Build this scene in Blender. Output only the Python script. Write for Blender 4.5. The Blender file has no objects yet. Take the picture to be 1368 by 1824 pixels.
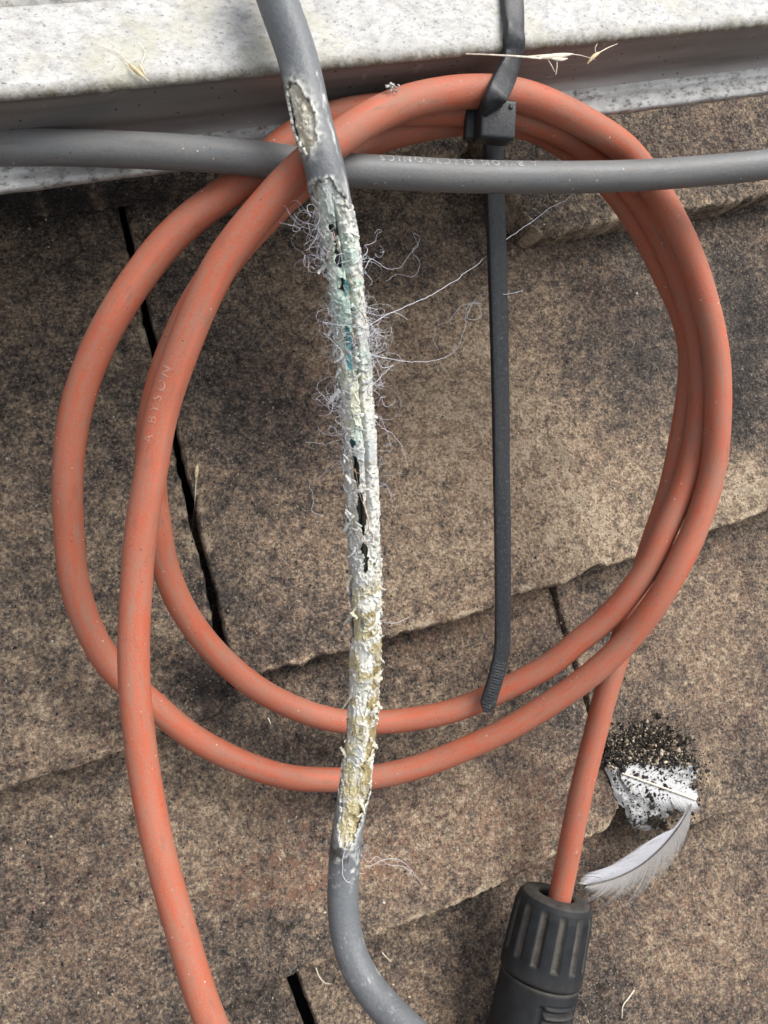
import bpy, math, random
import numpy as np
from mathutils import Matrix, Vector

random.seed(7)
RNG = np.random.default_rng(11)
SC = bpy.context.scene
COL = SC.collection
R = math.radians

# ------------------------------------------------------------------ frames
# Roof frame: x along the tile courses, y up the slope, z off the roof. Everything
# is modelled in it; SLOPE stands that frame up as a 35 degree roof in the world.
F = 1370.0                                   # focal length in photo pixels (1368 wide)
AX = np.array((.9254, .2546, -.2807)); AX /= np.linalg.norm(AX)
AY = np.array((-.2628, .9644, .0084)); AY -= AX * AX.dot(AY); AY /= np.linalg.norm(AY)
AN = np.cross(AX, AY)
DEPTH = .203
ROT = np.stack([AX, AY, AN])                 # camera axes -> roof axes
CAM = ROT @ np.array((0, 0, DEPTH))
SLOPE = Matrix.Rotation(R(35), 4, 'X')


def U(px, py, h):
    """roof-frame point at height h seen at photo pixel (px, py)"""
    d = ROT @ np.array(((px - 684) / F, (912 - py) / F, -1.0))
    return CAM + d * ((h - CAM[2]) / d[2])


# ------------------------------------------------------------------ camera
cd = bpy.data.cameras.new('camera')
cam = bpy.data.objects.new('camera', cd)
COL.objects.link(cam)
cd.sensor_fit = 'HORIZONTAL'
cd.sensor_width = 36
cd.lens = 36 * F / 1368
cd.clip_start = .005
cd.clip_end = 200
cd.dof.use_dof = True
cd.dof.focus_distance = .168
cd.dof.aperture_fstop = 90
m = Matrix([list(ROT[0]), list(ROT[1]), list(ROT[2])]).to_4x4()
m.translation = Vector(CAM)
cam.matrix_world = SLOPE @ m
SC.camera = cam

# ------------------------------------------------------------------ sky and sun
to_light = SLOPE.to_3x3() @ Vector(ROT @ np.array((.60, .60, .64))).normalized()
elev = math.asin(to_light.z)
azim = math.atan2(to_light.x, to_light.y)
world = bpy.data.worlds.new('World')
SC.world = world
world.use_nodes = True
wn, wl = world.node_tree.nodes, world.node_tree.links
sky = wn.new('ShaderNodeTexSky')
sky.sky_type = 'NISHITA'
sky.sun_disc = False
sky.sun_elevation = elev
sky.sun_rotation = azim
sky.air_density = 1.0
sky.dust_density = 3.0
sky.ozone_density = 1.0
hs = wn.new('ShaderNodeHueSaturation')
hs.inputs['Saturation'].default_value = .22          # thin white overcast
wl.new(sky.outputs[0], hs.inputs['Color'])
bg = wn['Background']
wl.new(hs.outputs[0], bg.inputs[0])
bg.inputs[1].default_value = .17
sd = bpy.data.lights.new('sun', 'SUN')
sd.energy = 2.2
sd.angle = R(34)
sd.color = (1, .965, .92)
sun = bpy.data.objects.new('sun', sd)
COL.objects.link(sun)
sun.rotation_euler = to_light.to_track_quat('Z', 'Y').to_euler()
SC.view_settings.view_transform = 'Standard'
SC.view_settings.look = 'None'
SC.view_settings.gamma = 1
SC.view_settings.exposure = .64
SC.render.engine = 'CYCLES'
SC.cycles.max_bounces = 4
SC.cycles.use_adaptive_sampling = True
SC.cycles.adaptive_threshold = .025
SC.cycles.use_denoising = True


# ------------------------------------------------------------------ numpy noise
def _hash(i, j, k, seed):
    n = (i * 374761393 + j * 668265263 + k * 2147483647 + seed * 974634777) & 0xFFFFFFFF
    n = ((n ^ (n >> 13)) * 1274126177) & 0xFFFFFFFF
    n = ((n ^ (n >> 16)) * 2246822519) & 0xFFFFFFFF
    return ((n ^ (n >> 15)) & 0xFFFFFF) / float(0xFFFFFF)


def vnoise(p, seed=0):
    """value noise in -1..1 for points p (n, 3)"""
    p = np.asarray(p, float)
    f = np.floor(p)
    t = p - f
    t = t * t * (3 - 2 * t)
    i, j, k = (f[:, a].astype(np.int64) for a in range(3))
    out = 0
    for a in (0, 1):
        wa = t[:, 0] if a else 1 - t[:, 0]
        for b in (0, 1):
            wb = t[:, 1] if b else 1 - t[:, 1]
            for c in (0, 1):
                wc = t[:, 2] if c else 1 - t[:, 2]
                out = out + wa * wb * wc * _hash(i + a, j + b, k + c, seed)
    return out * 2 - 1


def fbm(p, octaves=4, seed=0, gain=.5):
    s, a, tot = 0, 1., 0
    q = np.asarray(p, float)
    for o in range(octaves):
        s = s + a * vnoise(q, seed + o * 17)
        tot += a
        a *= gain
        q = q * 2.03 + 5.1
    return s / tot


def sstep(a, b, x):
    t = np.clip((np.asarray(x, float) - a) / (b - a), 0, 1)
    return t * t * (3 - 2 * t)


# ------------------------------------------------------------------ objects
def put(o, parent=None):
    COL.objects.link(o)
    if parent is None:
        o.matrix_world = SLOPE @ o.matrix_basis
    else:
        o.parent = parent
    return o


def mesh(name, verts, faces, mat, parent=None, smooth=True, uv=None, attrs=None):
    me = bpy.data.meshes.new(name)
    verts = np.asarray(verts, dtype=np.float64)
    if isinstance(faces, np.ndarray):
        n, k = faces.shape
        me.vertices.add(len(verts))
        me.vertices.foreach_set('co', verts.astype(np.float32).ravel())
        me.loops.add(n * k)
        me.loops.foreach_set('vertex_index', faces.astype(np.int32).ravel())
        me.polygons.add(n)
        me.polygons.foreach_set('loop_start', np.arange(0, n * k, k, dtype=np.int32))
        me.update(calc_edges=True)
        me.validate()
    else:
        me.from_pydata([tuple(v) for v in verts], [], faces)
    if smooth:
        me.polygons.foreach_set('use_smooth', np.ones(len(me.polygons), dtype=bool))
    li = None
    if uv is not None:
        lay = me.uv_layers.new(name='UVMap')
        li = np.empty(len(me.loops), dtype=np.int32)
        me.loops.foreach_get('vertex_index', li)
        lay.data.foreach_set('uv', np.asarray(uv, np.float32)[li].ravel())
    for k, v in (attrs or {}).items():
        v = np.asarray(v, np.float32)
        if v.ndim == 1:
            a = me.attributes.new(k, 'FLOAT', 'POINT')
            a.data.foreach_set('value', v)
        else:
            a = me.attributes.new(k, 'FLOAT_COLOR', 'POINT')
            if v.shape[1] == 3:
                v = np.concatenate([v, np.ones((len(v), 1), np.float32)], 1)
            a.data.foreach_set('color', v.ravel())
    if mat is not None:
        me.materials.append(mat)
    o = bpy.data.objects.new(name, me)
    return put(o, parent)


def thing(name, label, cat, loc=(0, 0, 0), group=None, kind=None):
    o = bpy.data.objects.new(name, None)
    o.empty_display_size = .01
    o.location = Vector(loc)
    put(o)
    o['label'] = label
    if cat:
        o['category'] = cat
    if group:
        o['group'] = group
    if kind:
        o['kind'] = kind
    return o


def tag(o, label, cat=None, group=None, kind=None):
    o['label'] = label
    if cat:
        o['category'] = cat
    if group:
        o['group'] = group
    if kind:
        o['kind'] = kind
    return o


def grid_faces(nu, nv, wrap_u=False, off=0):
    """quads of an (nv rows, nu columns) grid, vertex = row * nu + column"""
    iu = np.arange(nu if wrap_u else nu - 1)
    iv = np.arange(nv - 1)
    a, b = np.meshgrid(iu, iv)
    a, b = a.ravel(), b.ravel()
    a2 = (a + 1) % nu
    return np.stack([b * nu + a, b * nu + a2, (b + 1) * nu + a2, (b + 1) * nu + a], 1) + off


# ------------------------------------------------------------------ paths
def spline(pts, step, smooth=0):
    """centripetal Catmull-Rom through pts, resampled evenly every `step` metres"""
    P = np.asarray(pts, float)
    P = np.vstack([2 * P[0] - P[1], P, 2 * P[-1] - P[-2]])
    out = []
    for i in range(1, len(P) - 2):
        p0, p1, p2, p3 = P[i - 1:i + 3]
        t0 = 0
        t1 = t0 + max(np.linalg.norm(p1 - p0), 1e-9) ** .5
        t2 = t1 + max(np.linalg.norm(p2 - p1), 1e-9) ** .5
        t3 = t2 + max(np.linalg.norm(p3 - p2), 1e-9) ** .5
        t = np.linspace(t1, t2, 24, endpoint=False)[:, None]
        A1 = (t1 - t) / (t1 - t0) * p0 + (t - t0) / (t1 - t0) * p1
        A2 = (t2 - t) / (t2 - t1) * p1 + (t - t1) / (t2 - t1) * p2
        A3 = (t3 - t) / (t3 - t2) * p2 + (t - t2) / (t3 - t2) * p3
        B1 = (t2 - t) / (t2 - t0) * A1 + (t - t0) / (t2 - t0) * A2
        B2 = (t3 - t) / (t3 - t1) * A2 + (t - t1) / (t3 - t1) * A3
        out.append((t2 - t) / (t2 - t1) * B1 + (t - t1) / (t2 - t1) * B2)
    out = np.vstack(out + [P[-2][None]])
    d = np.r_[0, np.cumsum(np.linalg.norm(np.diff(out, axis=0), axis=1))]
    n = max(2, int(d[-1] / step) + 1)
    s = np.linspace(0, d[-1], n)
    C = np.stack([np.interp(s, d, out[:, a]) for a in range(3)], 1)
    if smooth:
        w = int(smooth / (s[1] - s[0]))
        if w > 1:
            k = np.hanning(2 * w + 3)[1:-1]
            k /= k.sum()
            pad = len(k) // 2
            for a in range(3):
                e0 = 2 * C[0, a] - C[1:pad + 1, a][::-1]
                e1 = 2 * C[-1, a] - C[-pad - 1:-1, a][::-1]
                C[:, a] = np.convolve(np.r_[e0, C[:, a], e1], k, 'valid')
    return C


class Path:
    """a centre line with a frame: tangent T, up (towards the viewer's side) and side"""

    def __init__(self, C, up=None):
        self.C = C
        T = np.gradient(C, axis=0)
        T /= np.linalg.norm(T, axis=1)[:, None]
        V = (CAM - C) if up is None else np.broadcast_to(up, C.shape).copy()
        V = V - T * (V * T).sum(1)[:, None]
        V /= np.linalg.norm(V, axis=1)[:, None]
        self.T, self.Up, self.S = T, V, np.cross(T, V)
        self.s = np.r_[0, np.cumsum(np.linalg.norm(np.diff(C, axis=0), axis=1))]
        self.L = self.s[-1]

    def at(self, s, phi, r):
        s = np.asarray(s, float)
        f = lambda A: np.stack([np.interp(s, self.s, A[:, a]) for a in range(3)], 1)
        c, up, sd_ = f(self.C), f(self.Up), f(self.S)
        phi = np.broadcast_to(phi, s.shape)[:, None]
        r = np.broadcast_to(r, s.shape)[:, None]
        return c + (up * np.cos(phi) + sd_ * np.sin(phi)) * r


def tube(name, path, r, mat, parent, nt=28, rfun=None, attrs=None, s0=0, s1=None, ns=None, caps=True):
    s1 = path.L if s1 is None else s1
    ns = ns or max(2, int((s1 - s0) / .0006))
    s = np.linspace(s0, s1, ns)
    ph = np.linspace(-math.pi, math.pi, nt, endpoint=False)
    S, P = np.repeat(s, nt), np.tile(ph, ns)
    rr = np.full(S.shape, r) if rfun is None else rfun(S, P)
    V = path.at(S, P, rr)
    faces = grid_faces(nt, ns, True)
    uv = np.stack([S * 100, P], 1)
    if caps:
        c0, c1 = path.at([s0], 0., 0.), path.at([s1], 0., 0.)
        n = len(V)
        V = np.vstack([V, c0, c1])
        uv = np.vstack([uv, [[s0 * 100, 0]], [[s1 * 100, 0]]])
        j = np.arange(nt)
        j2 = (j + 1) % nt
        b = (ns - 1) * nt
        faces = np.vstack([faces, np.stack([np.full(nt, n), j2, j, j], 1)[:, :4]])
        faces = np.vstack([faces, np.stack([np.full(nt, n + 1), b + j, b + j2, b + j2], 1)])
        quads = [tuple(int(x) for x in f) if f[2] != f[3] else tuple(int(x) for x in f[:3]) for f in faces]
        faces = quads
    at = {'ang': uv[:, 1], 'len': uv[:, 0]}
    for k, fn in (attrs or {}).items():
        v = fn(S, P)
        if caps:
            v = np.concatenate([v, v[:1], v[-1:]])
        at[k] = v
    return mesh(name, V, faces, mat, parent, uv=uv, attrs=at)


# ------------------------------------------------------------------ materials
class Mat:
    def __init__(self, name, rough=.7, metallic=0., spec=.4):
        self.m = bpy.data.materials.new(name)
        self.m.use_nodes = True
        self.t = self.m.node_tree
        self.b = self.t.nodes['Principled BSDF']
        self.b.inputs['Roughness'].default_value = rough
        self.b.inputs['Metallic'].default_value = metallic
        self.b.inputs['Specular IOR Level'].default_value = spec
        self._co = None

    def n(self, kind, **kw):
        nd = self.t.nodes.new('ShaderNode' + kind)
        for k, v in kw.items():
            setattr(nd, k, v)
        return nd

    def link(self, a, b):
        self.t.links.new(a, b)

    def co(self):
        if self._co is None:
            self._co = self.n('TexCoord').outputs['Object']
        return self._co

    def mapped(self, scale=(1, 1, 1), rot=(0, 0, 0), vec=None):
        mp = self.n('Mapping')
        mp.inputs['Scale'].default_value = scale
        mp.inputs['Rotation'].default_value = rot
        self.link(vec or self.co(), mp.inputs['Vector'])
        return mp.outputs[0]

    def noise(self, scale, detail=4, rough=.6, vec=None, dist=0.):
        nd = self.n('TexNoise')
        nd.inputs['Scale'].default_value = scale
        nd.inputs['Detail'].default_value = detail
        nd.inputs['Roughness'].default_value = rough
        nd.inputs['Distortion'].default_value = dist
        self.link(vec or self.co(), nd.inputs['Vector'])
        return nd.outputs['Fac']

    def voro(self, scale, vec=None, feature='F1', rand=1.):
        nd = self.n('TexVoronoi', feature=feature)
        nd.inputs['Scale'].default_value = scale
        nd.inputs['Randomness'].default_value = rand
        self.link(vec or self.co(), nd.inputs['Vector'])
        return nd

    def ramp(self, fac, stops, interp='LINEAR'):
        nd = self.n('ValToRGB')
        cr = nd.color_ramp
        cr.interpolation = interp
        while len(cr.elements) < len(stops):
            cr.elements.new(.5)
        for e, (p, c) in zip(cr.elements, stops):
            e.position = p
            c = (c, c, c) if isinstance(c, (int, float)) else c
            e.color = (*c, 1)
        self.link(fac, nd.inputs[0])
        return nd.outputs[0]

    def math(self, op, a, b=None, clamp=False):
        nd = self.n('Math', operation=op, use_clamp=clamp)
        for i, v in enumerate((a, b)):
            if v is None:
                continue
            if isinstance(v, (int, float)):
                nd.inputs[i].default_value = v
            else:
                self.link(v, nd.inputs[i])
        return nd.outputs[0]

    def mix(self, fac, a, b, blend='MIX'):
        nd = self.n('Mix', data_type='RGBA', blend_type=blend)
        for i, v in ((0, fac), (6, a), (7, b)):
            if isinstance(v, (int, float)):
                nd.inputs[i].default_value = v
            elif isinstance(v, tuple):
                nd.inputs[i].default_value = (*v, 1)
            else:
                self.link(v, nd.inputs[i])
        return nd.outputs[2]

    def attr(self, name, color=False):
        nd = self.n('Attribute', attribute_name=name)
        return nd.outputs['Color' if color else 'Fac']

    def color(self, c):
        if isinstance(c, tuple):
            self.b.inputs['Base Color'].default_value = (*c, 1)
        else:
            self.link(c, self.b.inputs['Base Color'])

    def rough(self, v):
        self.link(v, self.b.inputs['Roughness'])

    def bump(self, h, dist, strength=1., prev=None):
        nd = self.n('Bump')
        nd.inputs['Distance'].default_value = dist
        nd.inputs['Strength'].default_value = strength
        self.link(h, nd.inputs['Height'])
        if prev is not None:
            self.link(prev, nd.inputs['Normal'])
        self.link(nd.outputs[0], self.b.inputs['Normal'])
        return nd.outputs[0]


def tile_material():
    k = Mat('weathered_clay', .93, spec=.18)
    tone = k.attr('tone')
    red = k.attr('red')
    fine = k.noise(1150, 4, .78)
    clump = k.noise(430, 3, .62)
    mid = k.noise(190, 3, .6)
    v = k.math('ADD', k.math('MULTIPLY', k.math('SUBTRACT', fine, .5), 1.75), k.math('MULTIPLY', k.math('SUBTRACT', mid, .5), .65))
    v = k.math('ADD', v, k.math('MULTIPLY', k.math('SUBTRACT', clump, .5), .80))
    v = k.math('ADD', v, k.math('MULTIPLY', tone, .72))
    v = k.math('ADD', v, .18)
    base = k.ramp(v, [(0, (.012, .012, .012)), (.24, (.042, .039, .037)), (.44, (.114, .098, .085)),
                      (.60, (.220, .175, .138)), (.78, (.41, .302, .205)), (1, (.68, .56, .41))])
    # reddish worn clay showing through
    rf = k.math('MULTIPLY', red, k.ramp(k.noise(420, 3, .7), [(.40, 0.), (.62, 1.)]))
    base = k.mix(rf, base, (.34, .165, .105))
    # pale mineral grains and dark pits
    g = k.voro(1150)
    gr = k.ramp(g.outputs['Distance'], [(.20, 1.), (.36, 0.)])
    sep = k.n('SeparateColor')
    k.link(g.outputs['Color'], sep.inputs[0])
    pale = k.math('MULTIPLY', gr, k.ramp(sep.outputs[0], [(.66, 0.), (.86, 1.)]))
    dark = k.math('MULTIPLY', gr, k.ramp(sep.outputs[1], [(.80, 0.), (.86, 1.)]))
    base = k.mix(k.math('MULTIPLY', pale, .5), base, (.60, .52, .42))
    base = k.mix(k.math('MULTIPLY', dark, .8), base, (.014, .013, .012))
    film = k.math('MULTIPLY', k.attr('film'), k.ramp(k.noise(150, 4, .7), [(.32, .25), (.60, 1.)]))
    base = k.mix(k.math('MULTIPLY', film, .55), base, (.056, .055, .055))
    blot = k.ramp(k.noise(95, 3, .7), [(.56, 0.), (.70, 1.)])
    base = k.mix(k.math('MULTIPLY', blot, .35), base, (.035, .034, .034))
    moss = k.math('MULTIPLY', k.ramp(k.noise(330, 2, .6), [(.66, 0.), (.74, 1.)]), .5)
    base = k.mix(moss, base, (.055, .060, .022))
    k.color(base)
    h = k.math('ADD', fine, k.math('MULTIPLY', clump, 1.1))
    k.bump(h, .0022, 1.)
    return k.m


def sheath_material(name, base, dusty, dust_amount, rough, streak=None, clean=None):
    k = Mat(name, rough, spec=.35)
    uv = k.n('UVMap', uv_map='UVMap').outputs[0]
    long_ = k.noise(1., 4, .6, vec=k.mapped((.9, 2.2, 1), vec=uv))
    grain = k.noise(2600, 3, .6)
    blotch = k.noise(150, 4, .65)
    d = k.math('ADD', k.math('MULTIPLY', long_, .75), k.math('MULTIPLY', blotch, .35))
    d = k.math('ADD', d, k.math('MULTIPLY', k.math('SUBTRACT', grain, .5), .9))
    dust = k.math('MULTIPLY', k.ramp(d, [(.34, 0.), (.76, 1.)]), dust_amount)
    c = k.mix(dust, base, dusty)
    if clean is not None:
        cl = k.math('MULTIPLY', k.attr('clean'), k.ramp(k.noise(300, 3, .6), [(.35, .35), (.6, 1.)]))
        c = k.mix(cl, c, clean)
    g = k.voro(900)
    sep = k.n('SeparateColor')
    k.link(g.outputs['Color'], sep.inputs[0])
    dot = k.ramp(g.outputs['Distance'], [(.09, 1.), (.17, 0.)])
    pd = k.math('MULTIPLY', dot, k.ramp(sep.outputs[0], [(.94, 0.), (.95, 1.)]))
    dk = k.math('MULTIPLY', dot, k.ramp(sep.outputs[1], [(.90, 0.), (.91, 1.)]))
    c = k.mix(k.math('MULTIPLY', pd, .8), c, (.62, .55, .48))
    c = k.mix(k.math('MULTIPLY', dk, .8), c, (.05, .03, .025))
    k.color(c)
    # grime smears and pale splashes, each with its own ragged shape
    gm = k.math('MULTIPLY', k.ramp(k.noise(1., 5, .75, vec=k.mapped((1.6, 1.5, 1), vec=uv), dist=.4), [(.56, 0.), (.70, 1.)]), .5)
    c = k.mix(gm, c, (.11, .085, .068))
    spl = k.math('MULTIPLY', k.ramp(k.noise(620, 5, .8), [(.665, 0.), (.70, 1.)]), .6)
    c = k.mix(spl, c, (.50, .44, .38))
    k.color(c)
    k.rough(k.math('ADD', k.math('MULTIPLY', dust, .3), rough - .08))
    k.bump(k.math('ADD', grain, k.math('MULTIPLY', blotch, .6)), .0002, .35)
    return k.m


def attr_material(name, rough=.8, grain=1500, bump=.0004, spec=.25, var=.35):
    """colour from the mesh's own per-point colour, with grain"""
    k = Mat(name, rough, spec=spec)
    n = k.noise(grain, 4, .65)
    c = k.mix(1., k.attr('col', True), k.ramp(n, [(.25, 1 - var), (.75, 1 + 0.)]), 'MULTIPLY')
    k.color(c)
    k.bump(n, bump, .7)
    return k.m


def plain_material(name, c, rough=.6, grain=900, var=.3, bump=.0002, spec=.35, metallic=0.):
    k = Mat(name, rough, metallic, spec)
    n = k.noise(grain, 4, .65)
    lo = tuple(x * (1 - var) for x in c)
    hi = tuple(min(1, x * (1 + var)) for x in c)
    k.color(k.ramp(n, [(.3, lo), (.7, hi)]))
    k.bump(n, bump, .5)
    return k.m


def lip_material():
    k = Mat('oxidised_white_coating', .62, spec=.3)
    c = k.ramp(k.noise(140, 5, .7), [(.30, (.335, .33, .315)), (.5, (.465, .46, .44)), (.7, (.54, .535, .52))])
    smear = k.noise(1., 5, .75, vec=k.mapped((420, 800, 420), (0, 0, .9)))
    c = k.mix(k.math('MULTIPLY', k.ramp(smear, [(.46, 0.), (.66, 1.)]), .85), c, (.27, .262, .262))
    sp = k.noise(1., 4, .75, vec=k.mapped((1000, 1700, 1000), (0, 0, .9)))
    c = k.mix(k.math('MULTIPLY', k.ramp(sp, [(.57, 0.), (.66, 1.)]), .9), c, (.11, .105, .11))
    lich = k.ramp(k.noise(55, 4, .7), [(.50, 0.), (.70, .7)])
    c = k.mix(lich, c, (.42, .40, .28))
    # grime gathered along the front arris
    e = k.math('MULTIPLY', k.attr('edge'), k.ramp(k.noise(300, 5, .8), [(.30, 0.), (.60, 1.)]))
    c = k.mix(e, c, (.13, .115, .075))
    k.color(c)
    k.bump(k.math('ADD', sp, smear), .0003, .45)
    return k.m


def metal_material():
    k = Mat('aged_bronze_aluminium', .45, .45, .4)
    uv = k.mapped((30, 420, 420))
    c = k.ramp(k.noise(1., 4, .6, vec=uv), [(.3, (.20, .185, .172)), (.7, (.30, .28, .265))])
    scuff = k.ramp(k.noise(170, 5, .7, dist=.6), [(.63, 0.), (.70, .55)])
    c = k.mix(scuff, c, (.48, .47, .47))
    c = k.mix(k.ramp(k.voro(420).outputs['Distance'], [(.07, .9), (.12, 0.)]), c, (.02, .02, .02))
    k.color(c)
    k.rough(k.ramp(k.noise(90, 4), [(.3, .4), (.7, .6)]))
    return k.m


def flange_material():
    k = Mat('dirty_bare_aluminium', .5, .35, .4)
    c = k.ramp(k.noise(260, 5, .7), [(.3, (.32, .315, .30)), (.7, (.58, .575, .56))])
    g = k.noise(1., 5, .75, vec=k.mapped((500, 900, 900)))
    c = k.mix(k.ramp(g, [(.50, 0.), (.66, .9)]), c, (.09, .08, .065))
    k.color(c)
    k.bump(g, .0003, .5)
    return k.m


M_TILE = tile_material()
M_ORANGE = sheath_material('dusty_orange_sheath', (.405, .082, .037), (.275, .142, .098), 1., .57,
                           clean=(.52, .125, .075))
M_GREY = sheath_material('grey_sheath', (.118, .125, .132), (.165, .156, .142), .8, .45)
M_LIP, M_METAL, M_FLANGE = lip_material(), metal_material(), flange_material()
kt = Mat('weathered_black_nylon', .46, spec=.42)
_t = kt.noise(1500, 4, .7)
_c = kt.ramp(_t, [(.3, (.009, .0095, .011)), (.7, (.026, .028, .031))])
_w = kt.math('MULTIPLY', kt.ramp(kt.noise(1., 4, .8, vec=kt.mapped((2400, 1300, 1300))), [(.58, 0.), (.68, 1.)]), kt.ramp(kt.noise(70, 3, .6), [(.40, .1), (.62, .8)]))
kt.color(kt.mix(_w, _c, (.17, .168, .16)))
kt.bump(_t, .0002, .4)
M_TIE = kt.m
def print_material(name, ink, ground):
    k = Mat(name, .6, spec=.3)
    k.color(k.ramp(k.noise(900, 4, .7), [(.38, ground), (.60, ink)]))
    return k.m


M_PRINT = print_material('worn_white_print', (.42, .42, .41), (.17, .17, .17))
M_PRINT_O = print_material('worn_pale_print', (.47, .27, .20), (.33, .11, .065))
M_VOID = plain_material('dark_underlay', (.015, .014, .013), .95)

# ------------------------------------------------------------------ the roof
roof = thing('roof', 'mottled brown clay tile roof in overlapping staggered courses', None, kind='structure')
THICK = .0120
# colour patches, mostly wear: (px, py, radius px x, radius px y, tone, red)
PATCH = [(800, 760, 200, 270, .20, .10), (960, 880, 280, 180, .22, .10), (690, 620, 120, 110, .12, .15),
         (500, 900, 160, 230, -.04, .05), (430, 700, 130, 160, -.10, 0), (1130, 640, 120, 150, -.24, 0),  # last entry: darker grey patch inside the coil's right strands
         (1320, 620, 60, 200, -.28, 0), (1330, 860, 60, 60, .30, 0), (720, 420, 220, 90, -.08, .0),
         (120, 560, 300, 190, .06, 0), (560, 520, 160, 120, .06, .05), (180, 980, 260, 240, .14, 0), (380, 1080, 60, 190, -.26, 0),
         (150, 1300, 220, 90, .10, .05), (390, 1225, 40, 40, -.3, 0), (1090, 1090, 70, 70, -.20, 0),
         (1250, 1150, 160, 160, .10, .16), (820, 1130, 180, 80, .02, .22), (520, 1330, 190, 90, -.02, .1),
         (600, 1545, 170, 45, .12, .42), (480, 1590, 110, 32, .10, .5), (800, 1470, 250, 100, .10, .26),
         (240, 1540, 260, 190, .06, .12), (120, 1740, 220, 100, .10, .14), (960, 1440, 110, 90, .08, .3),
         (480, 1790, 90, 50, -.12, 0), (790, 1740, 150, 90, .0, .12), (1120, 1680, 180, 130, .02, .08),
         (1280, 1680, 120, 160, .06, .22), (640, 1380, 160, 40, -.1, 0), (60, 340, 260, 45, -.45, 0)]  # last entry paints the deep shade under the frame onto the tile edge


def roof_to_px(V):
    q = (V - CAM) @ ROT
    return np.stack([684 + F * q[:, 0] / -q[:, 2], 912 - F * q[:, 1] / -q[:, 2]], 1)


def lin(px_pts):
    """x as a linear function of roof y through two photo points on the roof"""
    a, b = (U(x, y, 0) for x, y in px_pts)
    return lambda y: a[0] + (b[0] - a[0]) * (y - a[1]) / (b[1] - a[1])


def tile(edge, xl, xr, length, gauge, seed, res=.0007, z0=0., chips=()):
    """edge: photo points of the lower arris, or roof y; xl, xr: functions of roof y"""
    if isinstance(edge, (int, float)):
        E = np.array([(-1, edge), (1, edge)])
    else:
        E = np.array([U(x, y, z0)[:2] for x, y in edge])
    ym = np.interp((xl(E[:, 1].mean()) + xr(E[:, 1].mean())) / 2, E[:, 0], E[:, 1])
    w = xr(ym) - xl(ym)
    nu = int(w / res)
    v = np.r_[0, np.cumsum(np.full(int(length / res), res))]
    u = np.linspace(0, 1, nu)
    # outer rings: rounded arris, then down the edge face
    ring = [(.0004, .0002), (.0010, .0008), (.0014, .0022), (.0014, .0050), (.0010, THICK * .97)]
    nr = len(ring)
    ui = np.r_[np.zeros(nr), u, np.ones(nr)]
    vi = np.r_[np.zeros(nr), v, np.full(nr, v[-1])]
    off_u = np.r_[[-r[0] for r in ring[::-1]], np.zeros(nu), [r[0] for r in ring]]
    off_v = np.r_[[-r[0] for r in ring[::-1]], np.zeros(len(v)), [r[0] for r in ring]]
    dr_u = np.r_[[r[1] for r in ring[::-1]], np.zeros(nu), [r[1] for r in ring]]
    dr_v = np.r_[[r[1] for r in ring[::-1]], np.zeros(len(v)), [r[1] for r in ring]]
    UU, VV = np.meshgrid(ui, vi)
    OU, OV = np.meshgrid(off_u, off_v)
    DU, DV = np.meshgrid(dr_u, dr_v)
    UU, VV, OU, OV, DU, DV = (a.ravel() for a in (UU, VV, OU, OV, DU, DV))
    xc0 = xl(ym + VV) + (xr(ym + VV) - xl(ym + VV)) * UU
    ye = np.interp(xc0, E[:, 0], E[:, 1])
    q = np.stack([xc0 * 1, np.full_like(xc0, seed * 3.7), np.zeros_like(xc0)], 1)
    rag = .0007 * fbm(q * 300, 4, seed) + .0005 * fbm(q * 1100, 3, seed + 5)
    dist_end = np.minimum(UU, 1 - UU) * w
    corner = .0030 * np.clip(1 - dist_end / .0045, 0, 1) ** 2
    y = ye + VV + OV + (rag + corner) * np.clip(1 - VV / .02, 0, 1)
    x = xl(y) + (xr(y) - xl(y)) * UU + OU
    # sideways wobble of the joint edges
    qe = np.stack([np.full_like(y, seed * 1.3), y, np.zeros_like(y)], 1)
    wob = .0006 * fbm(qe * 120, 4, seed + 9) + .0003 * fbm(qe * 700, 3, seed + 3)
    x = x + wob * np.clip(1 - dist_end / .01, 0, 1)
    P = np.stack([x, y, np.zeros_like(x)], 1)
    drop = np.maximum(DU, DV)
    z = z0 - (VV / gauge) * (THICK + .0008) - drop
    z += .00055 * fbm(P * 55, 3, seed + 1) + .00030 * fbm(P * 260, 3, seed + 2) + .00036 * fbm(P * 800, 2, seed + 4)
    # crumbling arris
    de = np.minimum(VV, dist_end)
    z -= .0011 * np.exp(-de / .0013) * np.clip(.45 + fbm(P * 420, 3, seed + 8), 0, 1.4) * (drop == 0)
    face = drop > .0008
    y = y + face * .0005 * fbm(np.stack([x * 600, z * 600, y * 0], 1), 3, seed + 21) * (DV > DU)
    V3 = np.stack([x, y, z], 1)
    px = roof_to_px(V3)
    tone = .52 + .30 * fbm(P * 34, 4, seed + 31) + .12 * fbm(P * 130, 3, seed + 32)
    film = np.clip(1.1 * fbm(P * 48, 4, seed + 61) - .45, 0, .6)
    red = .06 + .26 * np.clip(fbm(P * 45, 4, seed + 41), 0, 1)
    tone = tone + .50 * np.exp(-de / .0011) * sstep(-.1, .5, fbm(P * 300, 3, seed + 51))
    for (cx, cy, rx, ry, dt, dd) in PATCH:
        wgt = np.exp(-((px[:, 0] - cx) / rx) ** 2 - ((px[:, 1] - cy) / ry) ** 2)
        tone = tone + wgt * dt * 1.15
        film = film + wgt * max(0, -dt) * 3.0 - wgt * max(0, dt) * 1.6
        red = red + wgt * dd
    nn = nu + 2 * nr
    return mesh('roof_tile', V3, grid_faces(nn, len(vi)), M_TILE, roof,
                attrs={'tone': tone, 'red': np.clip(red, 0, 1), 'film': np.clip(film, 0, 1)})


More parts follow.
